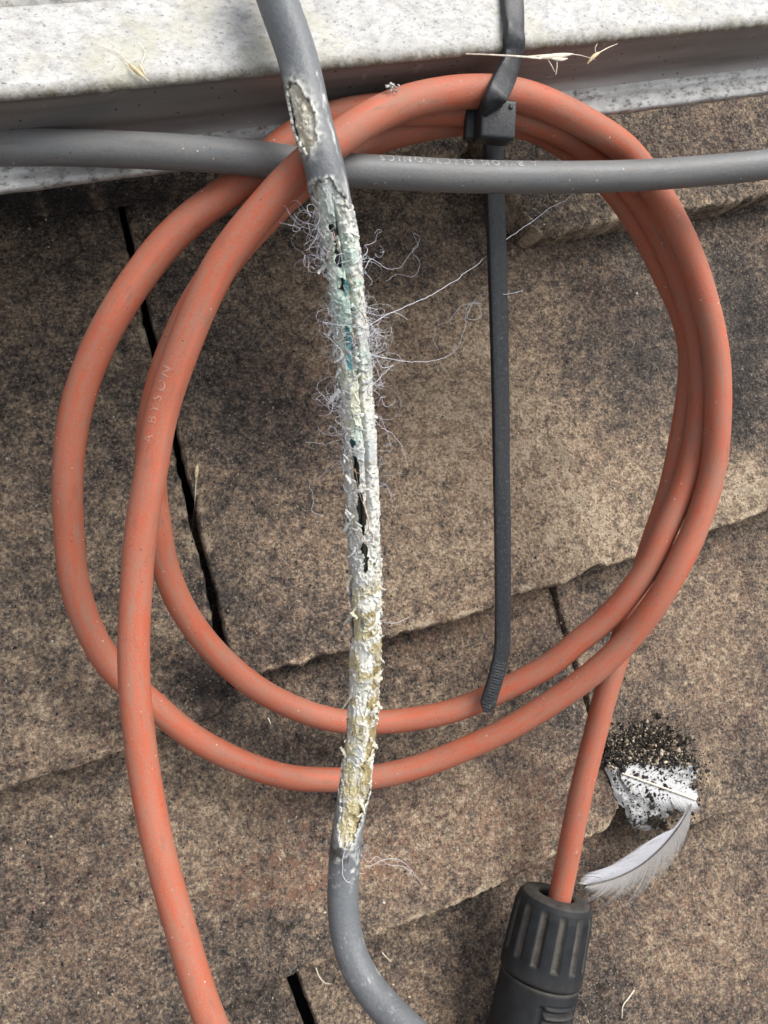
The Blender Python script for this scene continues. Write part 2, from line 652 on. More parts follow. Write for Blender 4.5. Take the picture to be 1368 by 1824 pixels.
GAP = .0004
TW = .165
E1L = [(-700, 1670), (-200, 1480), (0, 1404), (41, 1386), (87, 1368), (154, 1353), (220, 1330), (276, 1304), (348, 1281), (409, 1256), (430, 1250)]
E1C = [(395, 1222), (455, 1197), (476, 1189), (504, 1179), (537, 1177), (568, 1163), (619, 1152), (686, 1128), (735, 1117),
       (796, 1102), (868, 1076), (919, 1053), (944, 1046), (1001, 1033), (1057, 1004), (1108, 995), (1139, 982), (1272, 938),
       (1323, 920), (1354, 906), (1700, 780)]
E2L = [(-700, 2250), (399, 1790), (512, 1738), (589, 1703), (668, 1665), (729, 1637), (781, 1619), (842, 1593), (888, 1573), (914, 1560),
       (975, 1527), (1036, 1493), (1077, 1473), (1103, 1457), (1125, 1448)]
E2R = [(1085, 1345), (1120, 1380), (1165, 1440), (1190, 1478), (1246, 1460), (1308, 1440), (1368, 1412), (1800, 1240)]
E0R = [(930, 418), (1016, 400), (1081, 388), (1160, 376), (1242, 365), (1368, 338), (1900, 230)]
E0L = [(-600, 400), (0, 345), (400, 305), (900, 262), (1000, 255)]
jA = lin([(236, 430), (406, 1190)])          # joint left | centre, upper visible course
jB = lin([(1012, 1050), (1102, 1440)])       # joint in the next course down
jC = lin([(519, 1745), (548, 1824)])         # joint at the bottom
j0 = lin([(905, 330), (940, 420)])


def sh(j, d, slope=None):
    return lambda y: j(y) + d


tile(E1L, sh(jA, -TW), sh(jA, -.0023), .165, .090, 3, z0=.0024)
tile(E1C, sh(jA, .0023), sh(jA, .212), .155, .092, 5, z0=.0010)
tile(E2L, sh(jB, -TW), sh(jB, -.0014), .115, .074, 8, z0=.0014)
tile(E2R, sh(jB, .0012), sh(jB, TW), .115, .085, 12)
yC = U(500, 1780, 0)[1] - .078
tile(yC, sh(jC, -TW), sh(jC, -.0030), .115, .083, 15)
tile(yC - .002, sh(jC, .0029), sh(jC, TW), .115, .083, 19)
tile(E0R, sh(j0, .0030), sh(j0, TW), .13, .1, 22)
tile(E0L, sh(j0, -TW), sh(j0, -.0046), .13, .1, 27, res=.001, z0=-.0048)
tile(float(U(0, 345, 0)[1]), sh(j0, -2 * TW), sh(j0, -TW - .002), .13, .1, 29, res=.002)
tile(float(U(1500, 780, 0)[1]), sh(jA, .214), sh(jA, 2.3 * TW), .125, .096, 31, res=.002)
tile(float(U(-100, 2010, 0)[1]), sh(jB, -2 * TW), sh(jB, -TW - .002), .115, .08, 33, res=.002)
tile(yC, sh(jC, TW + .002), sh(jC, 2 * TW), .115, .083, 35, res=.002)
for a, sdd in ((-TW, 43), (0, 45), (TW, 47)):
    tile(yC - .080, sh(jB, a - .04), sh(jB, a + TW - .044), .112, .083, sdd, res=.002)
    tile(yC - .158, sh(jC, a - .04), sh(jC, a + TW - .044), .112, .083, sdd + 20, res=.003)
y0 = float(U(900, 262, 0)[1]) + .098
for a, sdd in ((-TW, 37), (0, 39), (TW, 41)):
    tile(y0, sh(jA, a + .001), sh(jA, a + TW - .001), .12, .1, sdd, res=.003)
zz = -.034
mesh('underlay', [(-.5, -.4, zz), (.6, -.4, zz), (.6, .45, zz), (-.5, .45, zz)], [(0, 1, 2, 3)], M_VOID, roof)

# ------------------------------------------------------------------ the metal frame along the top
H_TOP = .072
yF = float(U(684, 106, H_TOP)[1])
frame = thing('metal_frame', 'white speckled metal frame with dark front face above the tiles', 'metal frame', (0, yF, H_TOP))


def extrude(name, prof, mat, x0=-.22, x1=.128, step=.0012, close=False, jit=0., attr_edge=None, seed=1):
    prof = np.asarray(prof, float)
    # subdivide the profile
    pts = []
    for i in range(len(prof) - (0 if close else 1)):
        a, b = prof[i], prof[(i + 1) % len(prof)]
        n = max(1, int(np.linalg.norm(b - a) / .0008))
        for t in range(n):
            pts.append(a + (b - a) * t / n)
    if not close:
        pts.append(prof[-1])
    pts = np.array(pts)
    nx = int((x1 - x0) / step)
    X = np.linspace(x0, x1, nx)
    V = np.stack([np.repeat(X, len(pts)), np.tile(pts[:, 0], nx) , np.tile(pts[:, 1], nx)], 1)
    if jit:
        V[:, 1] += jit * fbm(V * np.array((260, 900, 900)), 3, seed)
        V[:, 2] += jit * fbm(V * np.array((260, 900, 900)) + 40, 3, seed + 3)
    at = {}
    if attr_edge is not None:
        at['edge'] = attr_edge(V)
    V = V - np.array((0, yF, H_TOP))
    return mesh(name, V, grid_faces(len(pts), nx, close), mat, frame, attrs=at)


extrude('top_lip', [(yF + .0138, H_TOP - .0012), (yF + .0136, H_TOP), (yF + .0009, H_TOP), (yF + .0001, H_TOP - .0004),
                    (yF - .0002, H_TOP - .0011), (yF + .0003, H_TOP - .0019)], M_LIP, jit=.00007,
        attr_edge=lambda V: np.clip(1 - (V[:, 1] - yF) / (.0022 + .0016 * fbm(V * 90, 3, 77)), 0, 1) ** 1.3 + .25 * np.clip(1 - np.abs(V[:, 1] - yF - .0136) / .001, 0, 1))
extrude('front_face', [(yF + .0003, H_TOP - .0019), (yF + .0006, H_TOP - .0024), (yF + .0006, H_TOP - .0130), (yF + .0001, H_TOP - .0142), (yF - .0012, H_TOP - .0149)], M_METAL)
extrude('bottom_flange', [(yF - .0012, H_TOP - .0149), (yF - .0030, H_TOP - .0152), (yF - .0032, H_TOP - .0158), (yF - .0060, H_TOP - .0160),
                          (yF - .0063, H_TOP - .0164), (yF - .0063, H_TOP - .0174), (yF - .0058, H_TOP - .0177), (yF + .014, H_TOP - .0177)],
        M_FLANGE, jit=.00008, seed=5)
extrude('cover_sheet', [(yF + .0138, H_TOP - .0012), (yF + .0142, H_TOP - .0010), (yF + .0146, H_TOP - .0003), (yF + .17, H_TOP - .0003), (yF + .17, H_TOP - .010), (yF + .014, H_TOP - .0177)],
        M_LIP, step=.004, attr_edge=lambda V: .2 * np.clip(1 - (V[:, 1] - yF - .014) / .002, 0, 1))

# ------------------------------------------------------------------ cables
CR = .0029


def text_mesh(body, length, name, path, s_start, direction, phi, up_sign, r, mat, parent):
    """flat lettering wrapped on a round sheath"""
    cu = bpy.data.curves.new(name, 'FONT')
    cu.body = body
    cu.size = 1
    cu.resolution_u = 3
    cu.space_character = 1.45
    o = bpy.data.objects.new(name, cu)
    COL.objects.link(o)
    dg = bpy.context.evaluated_depsgraph_get()
    dg.update()
    me = o.evaluated_get(dg).to_mesh()
    V = np.array([v.co[:] for v in me.vertices])
    Fc = [tuple(p.vertices) for p in me.polygons]
    o.evaluated_get(dg).to_mesh_clear()
    bpy.data.objects.remove(o)
    bpy.data.curves.remove(cu)
    for _ in range(3):
        nv, nf, seen = [tuple(v) for v in V], [], {}
        def mid(a, b):
            key = (min(a, b), max(a, b))
            if key not in seen:
                seen[key] = len(nv)
                nv.append(tuple((np.array(nv[a]) + np.array(nv[b])) / 2))
            return seen[key]
        for f in Fc:
            for i in range(1, len(f) - 1):
                a, b, c = f[0], f[i], f[i + 1]
                ab, bc, ca = mid(a, b), mid(b, c), mid(c, a)
                nf += [(a, ab, ca), (ab, b, bc), (ca, bc, c), (ab, bc, ca)]
        V, Fc = np.array(nv), nf
    k = length / V[:, 0].max()
    s = s_start + direction * V[:, 0] * k
    ph = phi + up_sign * (V[:, 1] - .35) * .0023 / r
    return mesh(name, path.at(s, ph, r), Fc, mat, parent, smooth=False)


ORANGE_PX = [(900, 2700, .010), (740, 2480, .018), (590, 2260, .030), (480, 2060, .038), (410, 1900, .041), (362, 1785, .041), (308, 1606, .041), (281, 1503, .041), (261, 1401, .041), (248, 1309, .042), (240, 1228, .043),
    (238, 1146, .044), (244, 1028, .046), (251, 947, .048), (269, 840, .051), (287, 738, .054), (320, 636, .058), (361, 534, .062),
    (402, 457, .065), (468, 374, .0685), (537, 300, .0715), (614, 240, .0715), (665, 208, .071), (719, 184, .070), (796, 167, .0692), (847, 163, .0692),
    (924, 169, .0685), (1001, 198, .066), (1077, 240, .0625), (1118, 271, .060), (1180, 358, .057), (1222, 440, .055), (1255, 534, .053),
    (1276, 636, .051), (1279, 738, .049), (1269, 841, .046), (1238, 943, .0435), (1210, 1002, .042), (1172, 1069, .039), (1118, 1140, .034),
    (1052, 1202, .029), (975, 1256, .0235), (898, 1302, .0185), (821, 1337, .014), (745, 1366, .0105), (668, 1384, .008), (604, 1389, .0065),
    (512, 1384, .006), (435, 1360, .0065), (358, 1322, .009), (302, 1281, .0115), (271, 1253, .0135), (200, 1190, .017), (159, 1120, .0205),
    (133, 1043, .0245), (123, 951, .029), (120, 866, .034), (125, 789, .038), (139, 713, .042), (166, 636, .046), (205, 559, .050),
    (256, 482, .053), (297, 431, .055), (348, 383, .057), (392, 352, .0585), (445, 312, .0595), (507, 256, .060), (560, 222, .061), (605, 207, .062),
    (680, 196, .063), (780, 195, .064), (860, 195, .064), (930, 205, .0625), (1010, 238, .059), (1080, 288, .055), (1140, 352, .051),
    (1185, 430, .0485), (1215, 500, .047), (1238, 575, .046), (1249, 640, .045), (1250, 700, .044), (1238, 796, .042), (1215, 875, .04),
    (1180, 954, .038), (1159, 1002, .0365), (1123, 1054, .034), (1077, 1105, .0300), (1026, 1146, .026), (975, 1187, .022), (898, 1228, .0165),
    (847, 1251, .0135), (796, 1269, .011), (719, 1283, .008), (668, 1287, .007), (604, 1284, .0065), (537, 1266, .007), (461, 1228, .0085),
    (409, 1187, .0105), (358, 1133, .0145), (317, 1069, .019), (292, 1002, .0235), (281, 943, .028), (271, 870, .032), (269, 770, .039),
    (293, 665, .045), (314, 610, .048), (352, 534, .0525), (414, 450, .057), (491, 366, .0590), (555, 310, .0585), (629, 265, .0585), (700, 236, .0588),
    (760, 222, .059), (800, 216, .059), (850, 212, .059), (940, 222, .0575), (1000, 253, .054), (1050, 290, .051), (1100, 343, .047),
    (1150, 420, .0435), (1190, 500, .041), (1216, 560, .0395), (1230, 620, .0385), (1228, 690, .0375), (1211, 796, .036), (1194, 875, .0340),
    (1167, 954, .031), (1152, 1000, .0285), (1138, 1050, .0262), (1116, 1115, .0240), (1094, 1187, .022), (1078, 1238, .0205), (1065, 1289, .019),
    (1050, 1348, .0175), (1033, 1420, .0160), (1018, 1493, .0142), (1005, 1560, .0122)]
AX0, AX1 = U(991, 1592, .0112), U(938, 1850, .0105)      # connector axis
axd = (AX1 - AX0) / np.linalg.norm(AX1 - AX0)
opts = [U(*p) for p in ORANGE_PX] + [U(997, 1600, .0117), AX0 + axd * .006 + np.array((.0006, 0, .0004)), AX0 + axd * .012]
oc = thing('orange_cable', 'dusty orange cable wound in a three turn coil ending in a black plug', 'cable', U(900, 1300, 0))
oc_loc = np.array(U(900, 1300, 0))
opath = Path(spline(opts, .0006, smooth=.006) - oc_loc)
# the frame of a path is made with CAM in roof coordinates; keep parts relative to the thing
CAM_KEEP = CAM


class RelPath(Path):
    def __init__(self, C, loc):
        global CAM
        CAM = CAM_KEEP - loc
        Path.__init__(self, C - loc)
        CAM = CAM_KEEP


opath = RelPath(spline(opts, .0006, smooth=.006), oc_loc)
opix = roof_to_px(opath.C + oc_loc)


def s_at(path, pix, px, py, lo=0., hi=1.):
    n = len(pix)
    a, b = int(lo * n), int(hi * n)
    i = a + np.argmin(((pix[a:b] - np.array((px, py))) ** 2).sum(1))
    return path.s[i]


sA, sB = s_at(opath, opix, 440, 410, 0, .3), s_at(opath, opix, 262, 880, 0, .3)
lo_, hi_ = min(sA, sB), max(sA, sB)


def o_clean(S, P):
    q = np.stack([S * 500, P * .6, P * 0], 1)
    c = np.exp(-((P - .36 - .1 * fbm(q * .15, 2, 3)) / .10) ** 2) * sstep(lo_ - .012, lo_ + .004, S) * (1 - sstep(hi_ - .006, hi_ + .008, S))
    # rubbed streak on the far left arc, and bare lower flanks
    s2, s3 = s_at(opath, opix, 150, 670, .3, .6), s_at(opath, opix, 400, 345, .3, .65)
    c = c + .9 * np.exp(-((P + .1) / .12) ** 2) * sstep(s2, s2 + .02, S) * (1 - sstep(s3 - .01, s3, S))
    c = c + .35 * sstep(.9, 1.5, np.abs(P)) * sstep(-.2, .4, fbm(q * .3, 3, 9))
    return np.clip(c * (.75 + .5 * fbm(q, 2, 5)), 0, 1)


def o_r(S, P):
    q = np.stack([S * 160, np.cos(P) * 1.2, np.sin(P) * 1.2], 1)
    return CR * (1 + .010 * fbm(q, 2, 2))


tube('sheath', opath, CR, M_ORANGE, oc, nt=28, rfun=o_r, attrs={'clean': o_clean})
sa = s_at(opath, opix, 270, 786, 0, .3)
text_mesh('A BYSON', .0140, 'printed_lettering', opath, sa, 1, -.50, -1, CR * 1.022, M_PRINT_O, oc)

# ---- connector at the end of the orange cable
M_PLUG = plain_material('black_plug_plastic', (.020, .021, .023), .42, 700, .35, .00015, .5)
kd = Mat('dusty_black_plastic', .55, spec=.17)
_n = kd.noise(500, 5, .7)
kd.color(kd.mix(kd.math('MULTIPLY', kd.attr('dust'), kd.ramp(_n, [(.3, .35), (.65, 1.)])),
                kd.ramp(kd.noise(260, 4), [(.3, (.011, .012, .0135)), (.7, (.021, .0225, .025))]), (.10, .090, .075)))
kd.bump(_n, .0002, .4)
M_PLUGD = kd.m
xa = axd
za = np.array((0, 0, 1.)) - xa * xa[2]
za /= np.linalg.norm(za)
ya = np.cross(za, xa)
PO = AX0 - oc_loc


def lathe(name, prof, parent, mat, nt=160, rmod=None, dust=None):
    """prof: (axial, radius) list, densely resampled; rmod(s, th, r) -> r"""
    prof = np.asarray(prof, float)
    pts = []
    for a, b in zip(prof[:-1], prof[1:]):
        n = max(1, int(np.linalg.norm(b - a) / .00022))
        pts += [a + (b - a) * t / n for t in range(n)]
    pts = np.array(pts + [prof[-1]])
    th = np.linspace(0, 2 * math.pi, nt, endpoint=False)
    A, TH = np.repeat(pts[:, 0], nt), np.tile(th, len(pts))
    RR = np.repeat(pts[:, 1], nt)
    if rmod is not None:
        RR2 = rmod(A, TH, RR)
    else:
        RR2 = RR
    V = PO + xa * A[:, None] + (za * np.cos(TH)[:, None] + ya * np.sin(TH)[:, None]) * RR2[:, None]
    d = np.zeros(len(V)) if dust is None else dust(A, TH, RR2, RR)
    return mesh(name, V, grid_faces(nt, len(pts), True), mat, parent, attrs={'dust': d})


RN = .0098
NG = 13


def nut_r(A, TH, r):
    a = (TH * NG / (2 * math.pi)) % 1.
    g = np.clip(1 - np.abs(a - .5) / .23, 0, 1)
    g = sstep(0, .5, g)
    along = sstep(.0016, .0040, A) * (1 - sstep(.0148, .0154, A))
    return r - .00085 * g * along * (r > RN * .9)


def nut_dust(A, TH, r2, r):
    return np.clip((r - r2) / .0007, 0, 1) * .9 + .55 * (A < .0009) + .12 * sstep(.014, .019, A)


nut_prof = [(.009, .0042), (.0012, .0043), (.0003, .0046), (.0, .0052), (.0001, .0072), (.0006, .0084), (.0018, .0093), (.0036, RN), (.0152, RN + .0005),
            (.0188, RN + .0006), (.0194, RN + .0004), (.0195, RN - .0006)]
plug = bpy.data.objects.new('connector', None)
plug.empty_display_size = .01
put(plug, oc)
plug['label'] = 'black ribbed cable plug lying on the lower tiles'
lathe('gland_nut', nut_prof, plug, M_PLUGD, 196, nut_r, nut_dust)


def barrel_r(A, TH, r):
    # ridged thumb grip on the right flank, with a slot beside it
    t = (TH + math.pi) % (2 * math.pi) - math.pi
    return r + 0


GRIP_TH, GRIP_W = .26, .48


def barrel_r2(A, TH, r):
    t = (TH - GRIP_TH + math.pi) % (2 * math.pi) - math.pi
    m_ = (1 - sstep(GRIP_W, GRIP_W + .07, np.abs(t))) * sstep(.0225, .0236, A)
    rib = .5 + .5 * np.cos((A - .0236) * 2 * math.pi / .0021)
    r = r + m_ * (-.0010 + .0011 * rib)
    slot = np.exp(-((np.abs(t) - GRIP_W - .13) / .07) ** 2) * sstep(.0228, .024, A)
    r = r - .0010 * slot
    t2 = (TH - 1.5 + math.pi) % (2 * math.pi) - math.pi
    r = r - .0012 * (1 - sstep(.12, .2, np.abs(t2))) * sstep(.026, .0275, A)
    return r


def barrel_dust(A, TH, r2, r):
    t = (TH - GRIP_TH + math.pi) % (2 * math.pi) - math.pi
    rib = .5 + .5 * np.cos((A - .0236) * 2 * math.pi / .0021)
    return .55 * np.exp(-((A - .0200) / .0005) ** 2) + .4 * (np.abs(t) < GRIP_W) * (A > .0236) * rib + .05


lathe('barrel', [(.0150, RN - .0012), (.0197, RN - .0010), (.0199, RN - .0001), (.0204, RN + .0001), (.055, RN + .0006), (.056, .009), (.056, 0.0)],
      plug, M_PLUGD, 196, barrel_r2, barrel_dust)

# ---- the grey cable across the top
GREY_PX = [(-180, 268, .056), (0, 263, .059), (153, 264, .0615), (307, 271, .0640), (461, 283, .0653), (560, 297, .0653), (640, 305, .0655), (740, 310, .0658), (821, 314, .066),
           (975, 316, .0665), (1129, 313, .068), (1282, 302, .070), (1368, 293, .071), (1560, 268, .073)]
gl = np.array(U(684, 300, 0))
gc = thing('grey_cable', 'intact grey cable running level across the coil below the frame', 'cable', gl)
gpath = RelPath(spline([U(*p) for p in GREY_PX], .0006, smooth=.006), gl)
gpix = roof_to_px(gpath.C + gl)
tube('sheath', gpath, CR, M_GREY, gc, nt=32, rfun=lambda S, P: CR * (1 + .006 * fbm(np.stack([S * 200, np.cos(P), np.sin(P)], 1), 2, 7)))
sg = s_at(gpath, gpix, 950, 316)
text_mesh('A BYSON ELECTRONICS', .0306, 'printed_lettering', gpath, sg, -1, -.98, 1, CR * 1.022, M_PRINT, gc)

# ---- the damaged grey cable hanging down the middle (path runs bottom to top)
DAM_PX = [(1500, 2420, .004), (1260, 2260, .022), (1040, 2090, .042), (900, 1970, .052), (800, 1890, .052), (745, 1852, .048), (707, 1816, .045), (655, 1757, .0405), (626, 1700, .038), (612, 1631, .0365), (612, 1555, .0365), (616, 1503, .037), (627, 1432, .038),
          (638, 1361, .0395), (645, 1284, .041), (650, 1207, .043), (652, 1105, .0465), (650, 1002, .050), (647, 943, .052), (642, 841, .056), (635, 738, .060),
          (627, 636, .0645), (617, 534, .069), (604, 431, .0730), (597, 395, .0745), (581, 310, .0775), (553, 205, .0785), (530, 102, .0785), (494, 0, .079), (465, -90, .0795)]
dl = np.array(U(640, 900, 0))
dc = thing('damaged_cable', 'grey cable gnawed open to white fraying insulation down the middle', 'cable', dl)
dpath = RelPath(spline([U(*p) for p in DAM_PX], .0005, smooth=.005), dl)
dpix = roof_to_px(dpath.C + dl)
_ord = np.argsort(dpix[:, 1])


def py_of(S):
    return np.interp(S, dpath.s, dpix[:, 1])


def s_of(py):
    return float(np.interp(py, dpix[_ord, 1], dpath.s[_ord]))


def cyl(S, P, k):
    return np.stack([S * 1000 * k, np.cos(P) * 2.9 * k, np.sin(P) * 2.9 * k], 1)      # millimetres


def open_mask(S, P):
    """>0 where the grey sheath is gone; P = 0 faces out, positive to the photo's right"""
    y = py_of(S)
    u = P
    n = fbm(cyl(S, P, .55), 3, 61) * .33 + fbm(cyl(S, P, 1.6), 3, 62) * .22
    # small bite near the top
    a1 = np.minimum(np.minimum((y - 163) / 14, (268 - y) / 9), 1.5)
    cx = -.55 + .10 * (y - 215) / 50
    m1 = (1 - np.sqrt(((y - 215) / 54) ** 2 + ((u - cx) / .80) ** 2)) * .8 + n * .75
    # main wound
    left = np.interp(y, [318, 345, 1330, 1362, 1390, 1440, 1490, 1505], [-1.7, -2.0, -2.0, -1.5, -.95, -.85, -.55, -.1])
    right = np.interp(y, [318, 330, 350, 420, 1380, 1440, 1490, 1505], [.05, .2, .55, 2.0, 2.0, .95, .6, .2])
    m2 = np.minimum(np.minimum(u - left, right - u) * .9, np.minimum((y - 322) / 12, (1500 - y) / 12)) + n
    return np.maximum(m1, m2)


ns, nt = 1500, 120
s_ = np.linspace(0, dpath.L, ns)
p_ = np.linspace(-math.pi, math.pi, nt, endpoint=False)
S, P = np.repeat(s_, nt), np.tile(p_, ns)
om = open_mask(S, P)
fq = grid_faces(nt, ns, True)
# sheath: keep the faces outside the wound; the rim is torn upwards
rim = np.exp(-np.clip(-om, 0, 9) / .16)
RJ = .0030 + .00022 * rim * (1 + fbm(cyl(S, P, 1.2), 2, 71)) * (om < .1)
scuff = sstep(.12, .75, fbm(cyl(S, P, 1.5) * np.array((.35, 1, 1)), 4, 75, .7) + .3 * fbm(cyl(S, P, .4), 2, 76) + .9 * np.exp(-((P - .95 - .15 * (py_of(S) - 200) / 100 * .3) / .30) ** 2) * sstep(120, 200, py_of(S)) * (1 - sstep(330, 420, py_of(S))) - .45)
low = sstep(1490, 1500, py_of(S)) * np.exp(-((py_of(S) - 1535) / 32) ** 2)
scuff = np.clip(scuff + low * sstep(.05, .45, fbm(cyl(S, P, 1.2), 4, 77, .7)) + sstep(1640, 1680, py_of(S)) * sstep(.10, .60, fbm(cyl(S, P, 1.4) * np.array((.4, 1, 1)), 4, 79, .75) + .55 * fbm(cyl(S, P, .28), 2, 80) - .12) * .55, 0, 1)
RJ = RJ + .00006 * scuff * fbm(cyl(S, P, 3), 2, 4)
keep = (om[fq].min(1) < 0)
gcol = np.array((.130, .138, .146))
jcol = gcol[None] * (1 + .12 * fbm(cyl(S, P, .4), 3, 81))[:, None]
rimc = np.clip(rim * .9, 0, 1)[:, None] * sstep(-.1, .5, fbm(cyl(S, P, 2), 2, 83) + .35)[:, None]
jcol = jcol * (1 - rimc) + np.array((.62, .61, .55)) * rimc
jcol = jcol * (1 - scuff[:, None] * .8) + np.array((.60, .60, .57)) * scuff[:, None] * .8
soot = np.exp(-((py_of(S) - 1512) / 16) ** 2) * (P < .3) * sstep(-.1, .2, fbm(cyl(S, P, .9), 3, 85))
jcol = jcol * (1 - soot[:, None] * .85) + np.array((.035, .028, .015)) * soot[:, None] * .85
M_DJ = attr_material('scuffed_grey_sheath', .45, 1400, .0002, .4, .22)
VJ = dpath.at(S, P, RJ)
jk = mesh('sheath', VJ, fq[keep], M_DJ, dc, attrs={'col': np.clip(jcol, 0, 1)})
md = jk.modifiers.new('wall', 'SOLIDIFY')
md.thickness = .00045
md.offset = 0

# exposed screen and insulation, a lumpy torn layer under the sheath
s0d, s1d = s_of(1512), s_of(152)
ns2 = 1050
s_ = np.linspace(s0d, s1d, ns2)
nt2 = 150
p_ = np.linspace(-math.pi, math.pi, nt2, endpoint=False)
S, P = np.repeat(s_, nt2), np.tile(p_, ns2)
Y = py_of(S)
C1, C2, C4 = cyl(S, P, .5), cyl(S, P, 1.1), cyl(S, P, 2.6)
n1, n2, n4 = fbm(C1, 3, 91), fbm(C2, 3, 92), fbm(C4, 3, 93)
ridge = 1 - np.abs(fbm(C2 * np.array((.7, 1, 1)), 3, 94)) * 2.2
flake = np.floor((n1 * .6 + n2 * .6 + .6 * fbm(cyl(S, P, .9), 2, 97)) * 4) / 4          # torn steps
lay_n = fbm(cyl(S, P, .42) * np.array((.6, 1, 1)), 3, 141) + .30 * fbm(cyl(S, P, 1.1), 3, 142) + .05 * n4
st1, st2, st3 = sstep(-.34, -.30, lay_n), sstep(-.02, .02, lay_n), sstep(.26, .29, lay_n)
curl = np.exp(-((lay_n - .04) / .035) ** 2) + np.exp(-((lay_n + .28) / .035) ** 2) + np.exp(-((lay_n - .31) / .03) ** 2)   # torn rims curl up
stria = fbm(np.stack([S * 260, P * 9, P * 0 + 3], 1), 3, 143)                     # lengthwise drawn fibres
rr = .00230 + .00026 * st1 + .00025 * st2 + .00020 * st3 + .00022 * curl + .00006 * stria + .00006 * n2 + .00005 * n4 * st2
lowsm = sstep(1010, 1100, Y)
rr += lowsm * .00008
# peeled strip standing proud along the right flank with a crack beside it
crack = np.exp(-((P - np.interp(Y, [330, 500, 650, 760, 900, 960], [.05, .25, .42, .40, .42, .6])) / .085) ** 2) * sstep(335, 380, Y) * (1 - sstep(900, 960, Y))
strip = sstep(.35, .55, P) * (1 - sstep(1.7, 2.1, P)) * sstep(340, 380, Y) * (1 - sstep(900, 1000, Y))
rr += .00038 * strip - .00085 * crack * sstep(-.5, .3, n2 + .4)
# hollowed middle with the coloured cores
hol = np.exp(-((P + .12 + .2 * n1) / .48) ** 2) * sstep(360, 420, Y) * (1 - sstep(640, 700, Y))
rr -= .0013 * hol * sstep(-.35, .45, n1 + n2 * .8 + .15)
pit = sstep(163, 175, Y) * (1 - sstep(262, 275, Y))
pit_n = fbm(cyl(S, P, .75), 3, 99)
rr = np.where(Y < 290, .00258 + .0009 * np.abs(pit_n) - .0006 * sstep(.15, .45, -pit_n) + .00016 * n4, rr)
rr = np.clip(rr, .0012, .0035)


def hole(S, P):
    y = py_of(S)
    nz = fbm(cyl(S, P, 1.1), 3, 101)
    h = -np.ones_like(y)
    for (y0_, y1_, c0, c1, w) in ((806, 862, -.34, -.22, .24), (868, 944, -.16, .02, .26), (958, 984, -.05, .06, .17), (984, 1012, .10, .02, .20),
                                  (396, 426, -.34, -.26, .20), (430, 474, -.30, -.22, .19), (492, 522, -.14, -.08, .22), (574, 624, -.14, -.05, .24),
                                  (776, 792, -.42, -.4, .14)):
        t = (y - y0_) / (y1_ - y0_)
        c = c0 + (c1 - c0) * t
        e = np.minimum(np.minimum(t, 1 - t) * 2.4, 1)
        h = np.maximum(h, np.where((t > 0) & (t < 1), w * np.sqrt(np.clip(e, 0, 1)) - np.abs(P - c) + nz * .16, -1))
    return h


ho = hole(S, P)
edge_in = np.exp(-np.clip(-ho, 0, 9) / .10)
rr += .00018 * edge_in * (ho < 0) * (.5 + n2)
# colour
W = lambda *c: np.array(c)[None]
col = W(.74, .745, .71) * (1 + .16 * n2)[:, None]
topl = (st3 * .5 + st2 * .5)[:, None]
col = W(.64, .63, .58) * (1 - topl) + W(.46, .47, .455) * topl
col = col * (1 + .14 * stria + .10 * n2)[:, None]
greyv = sstep(.15, .55, fbm(cyl(S, P, 1.4) * np.array((.5, 1, 1)), 3, 131) + .25 * n1)[:, None] * (.35 + .65 * topl)
col = col * (1 - .55 * greyv) + W(.25, .255, .245) * .55 * greyv
ochre = (sstep(-.20, -.34, lay_n) * sstep(.0, .4, n2 + .2))[:, None]
col = col * (1 - .5 * ochre) + W(.45, .38, .22) * .5 * ochre
crev = (np.exp(-((lay_n + .345) / .022) ** 2) + .8 * np.exp(-((lay_n + .03) / .018) ** 2))[:, None] * sstep(-.35, .3, n1)[:, None]
cream = (sstep(650, 690, Y) * (1 - sstep(730, 790, Y)) * np.exp(-((P + .1) / .5) ** 2))[:, None]
col = col * (1 - cream) + W(.68, .65, .51) * cream
low = sstep(990, 1080, Y)
yel = (low * sstep(-.45, .15, n1 + .35 * n2))[:, None]
col = col * (1 - .85 * yel) + W(.50, .43, .23) * .85 * yel
must = (low * sstep(.05, .5, n2 * .7 + .55 * np.sin(P) + .5 * fbm(cyl(S, P, .35), 2, 111) - .02))[:, None]
col = col * (1 - .85 * must) + W(.23, .175, .07) * .85 * must
bare = (low * sstep(.06, .26, fbm(cyl(S, P, .32), 2, 113) + .1 * n2))[:, None]
col = col * (1 - .85 * bare) + W(.64, .64, .60) * .9 * bare
gp = np.exp(-((Y - 520) / 150) ** 2) + .7 * np.exp(-((Y - 765) / 26) ** 2) * np.exp(-((P + .05) / .4) ** 2)
green = (np.clip(gp, 0, 1) * sstep(-.45, .35, fbm(cyl(S, P, .6), 3, 115) - .30 + 1.0 * np.exp(-((P + .05) / .7) ** 2)))[:, None]
col = col * (1 - .55 * green) + W(.33, .50, .41) * .66 * green
col = col * (1 - .62 * np.clip(crev, 0, 1)) + W(.15, .13, .08) * .62 * np.clip(crev, 0, 1)
umb = (sstep(.18, .5, fbm(cyl(S, P, .9), 3, 161)) * (1 - low))[:, None]
col = col * (1 - .5 * umb) + W(.30, .26, .18) * .5 * umb
dirt = (np.exp(-((P - .42) / .14) ** 2) * sstep(430, 480, Y) * (1 - sstep(700, 760, Y)) * sstep(-.1, .4, n2))[:, None]
col = col * (1 - .7 * dirt) + W(.22, .20, .10) * .7 * dirt
brown = (np.where(Y < 290, 1, 0) * sstep(-.25, .25, fbm(cyl(S, P, .9), 3, 117)))[:, None]
bite = (Y < 290)[:, None] * 1.
col = col * (1 - bite) + W(.70, .66, .55) * (1 + .2 * n2)[:, None] * bite
col = col * (1 - .55 * brown) + W(.30, .23, .15) * .55 * brown
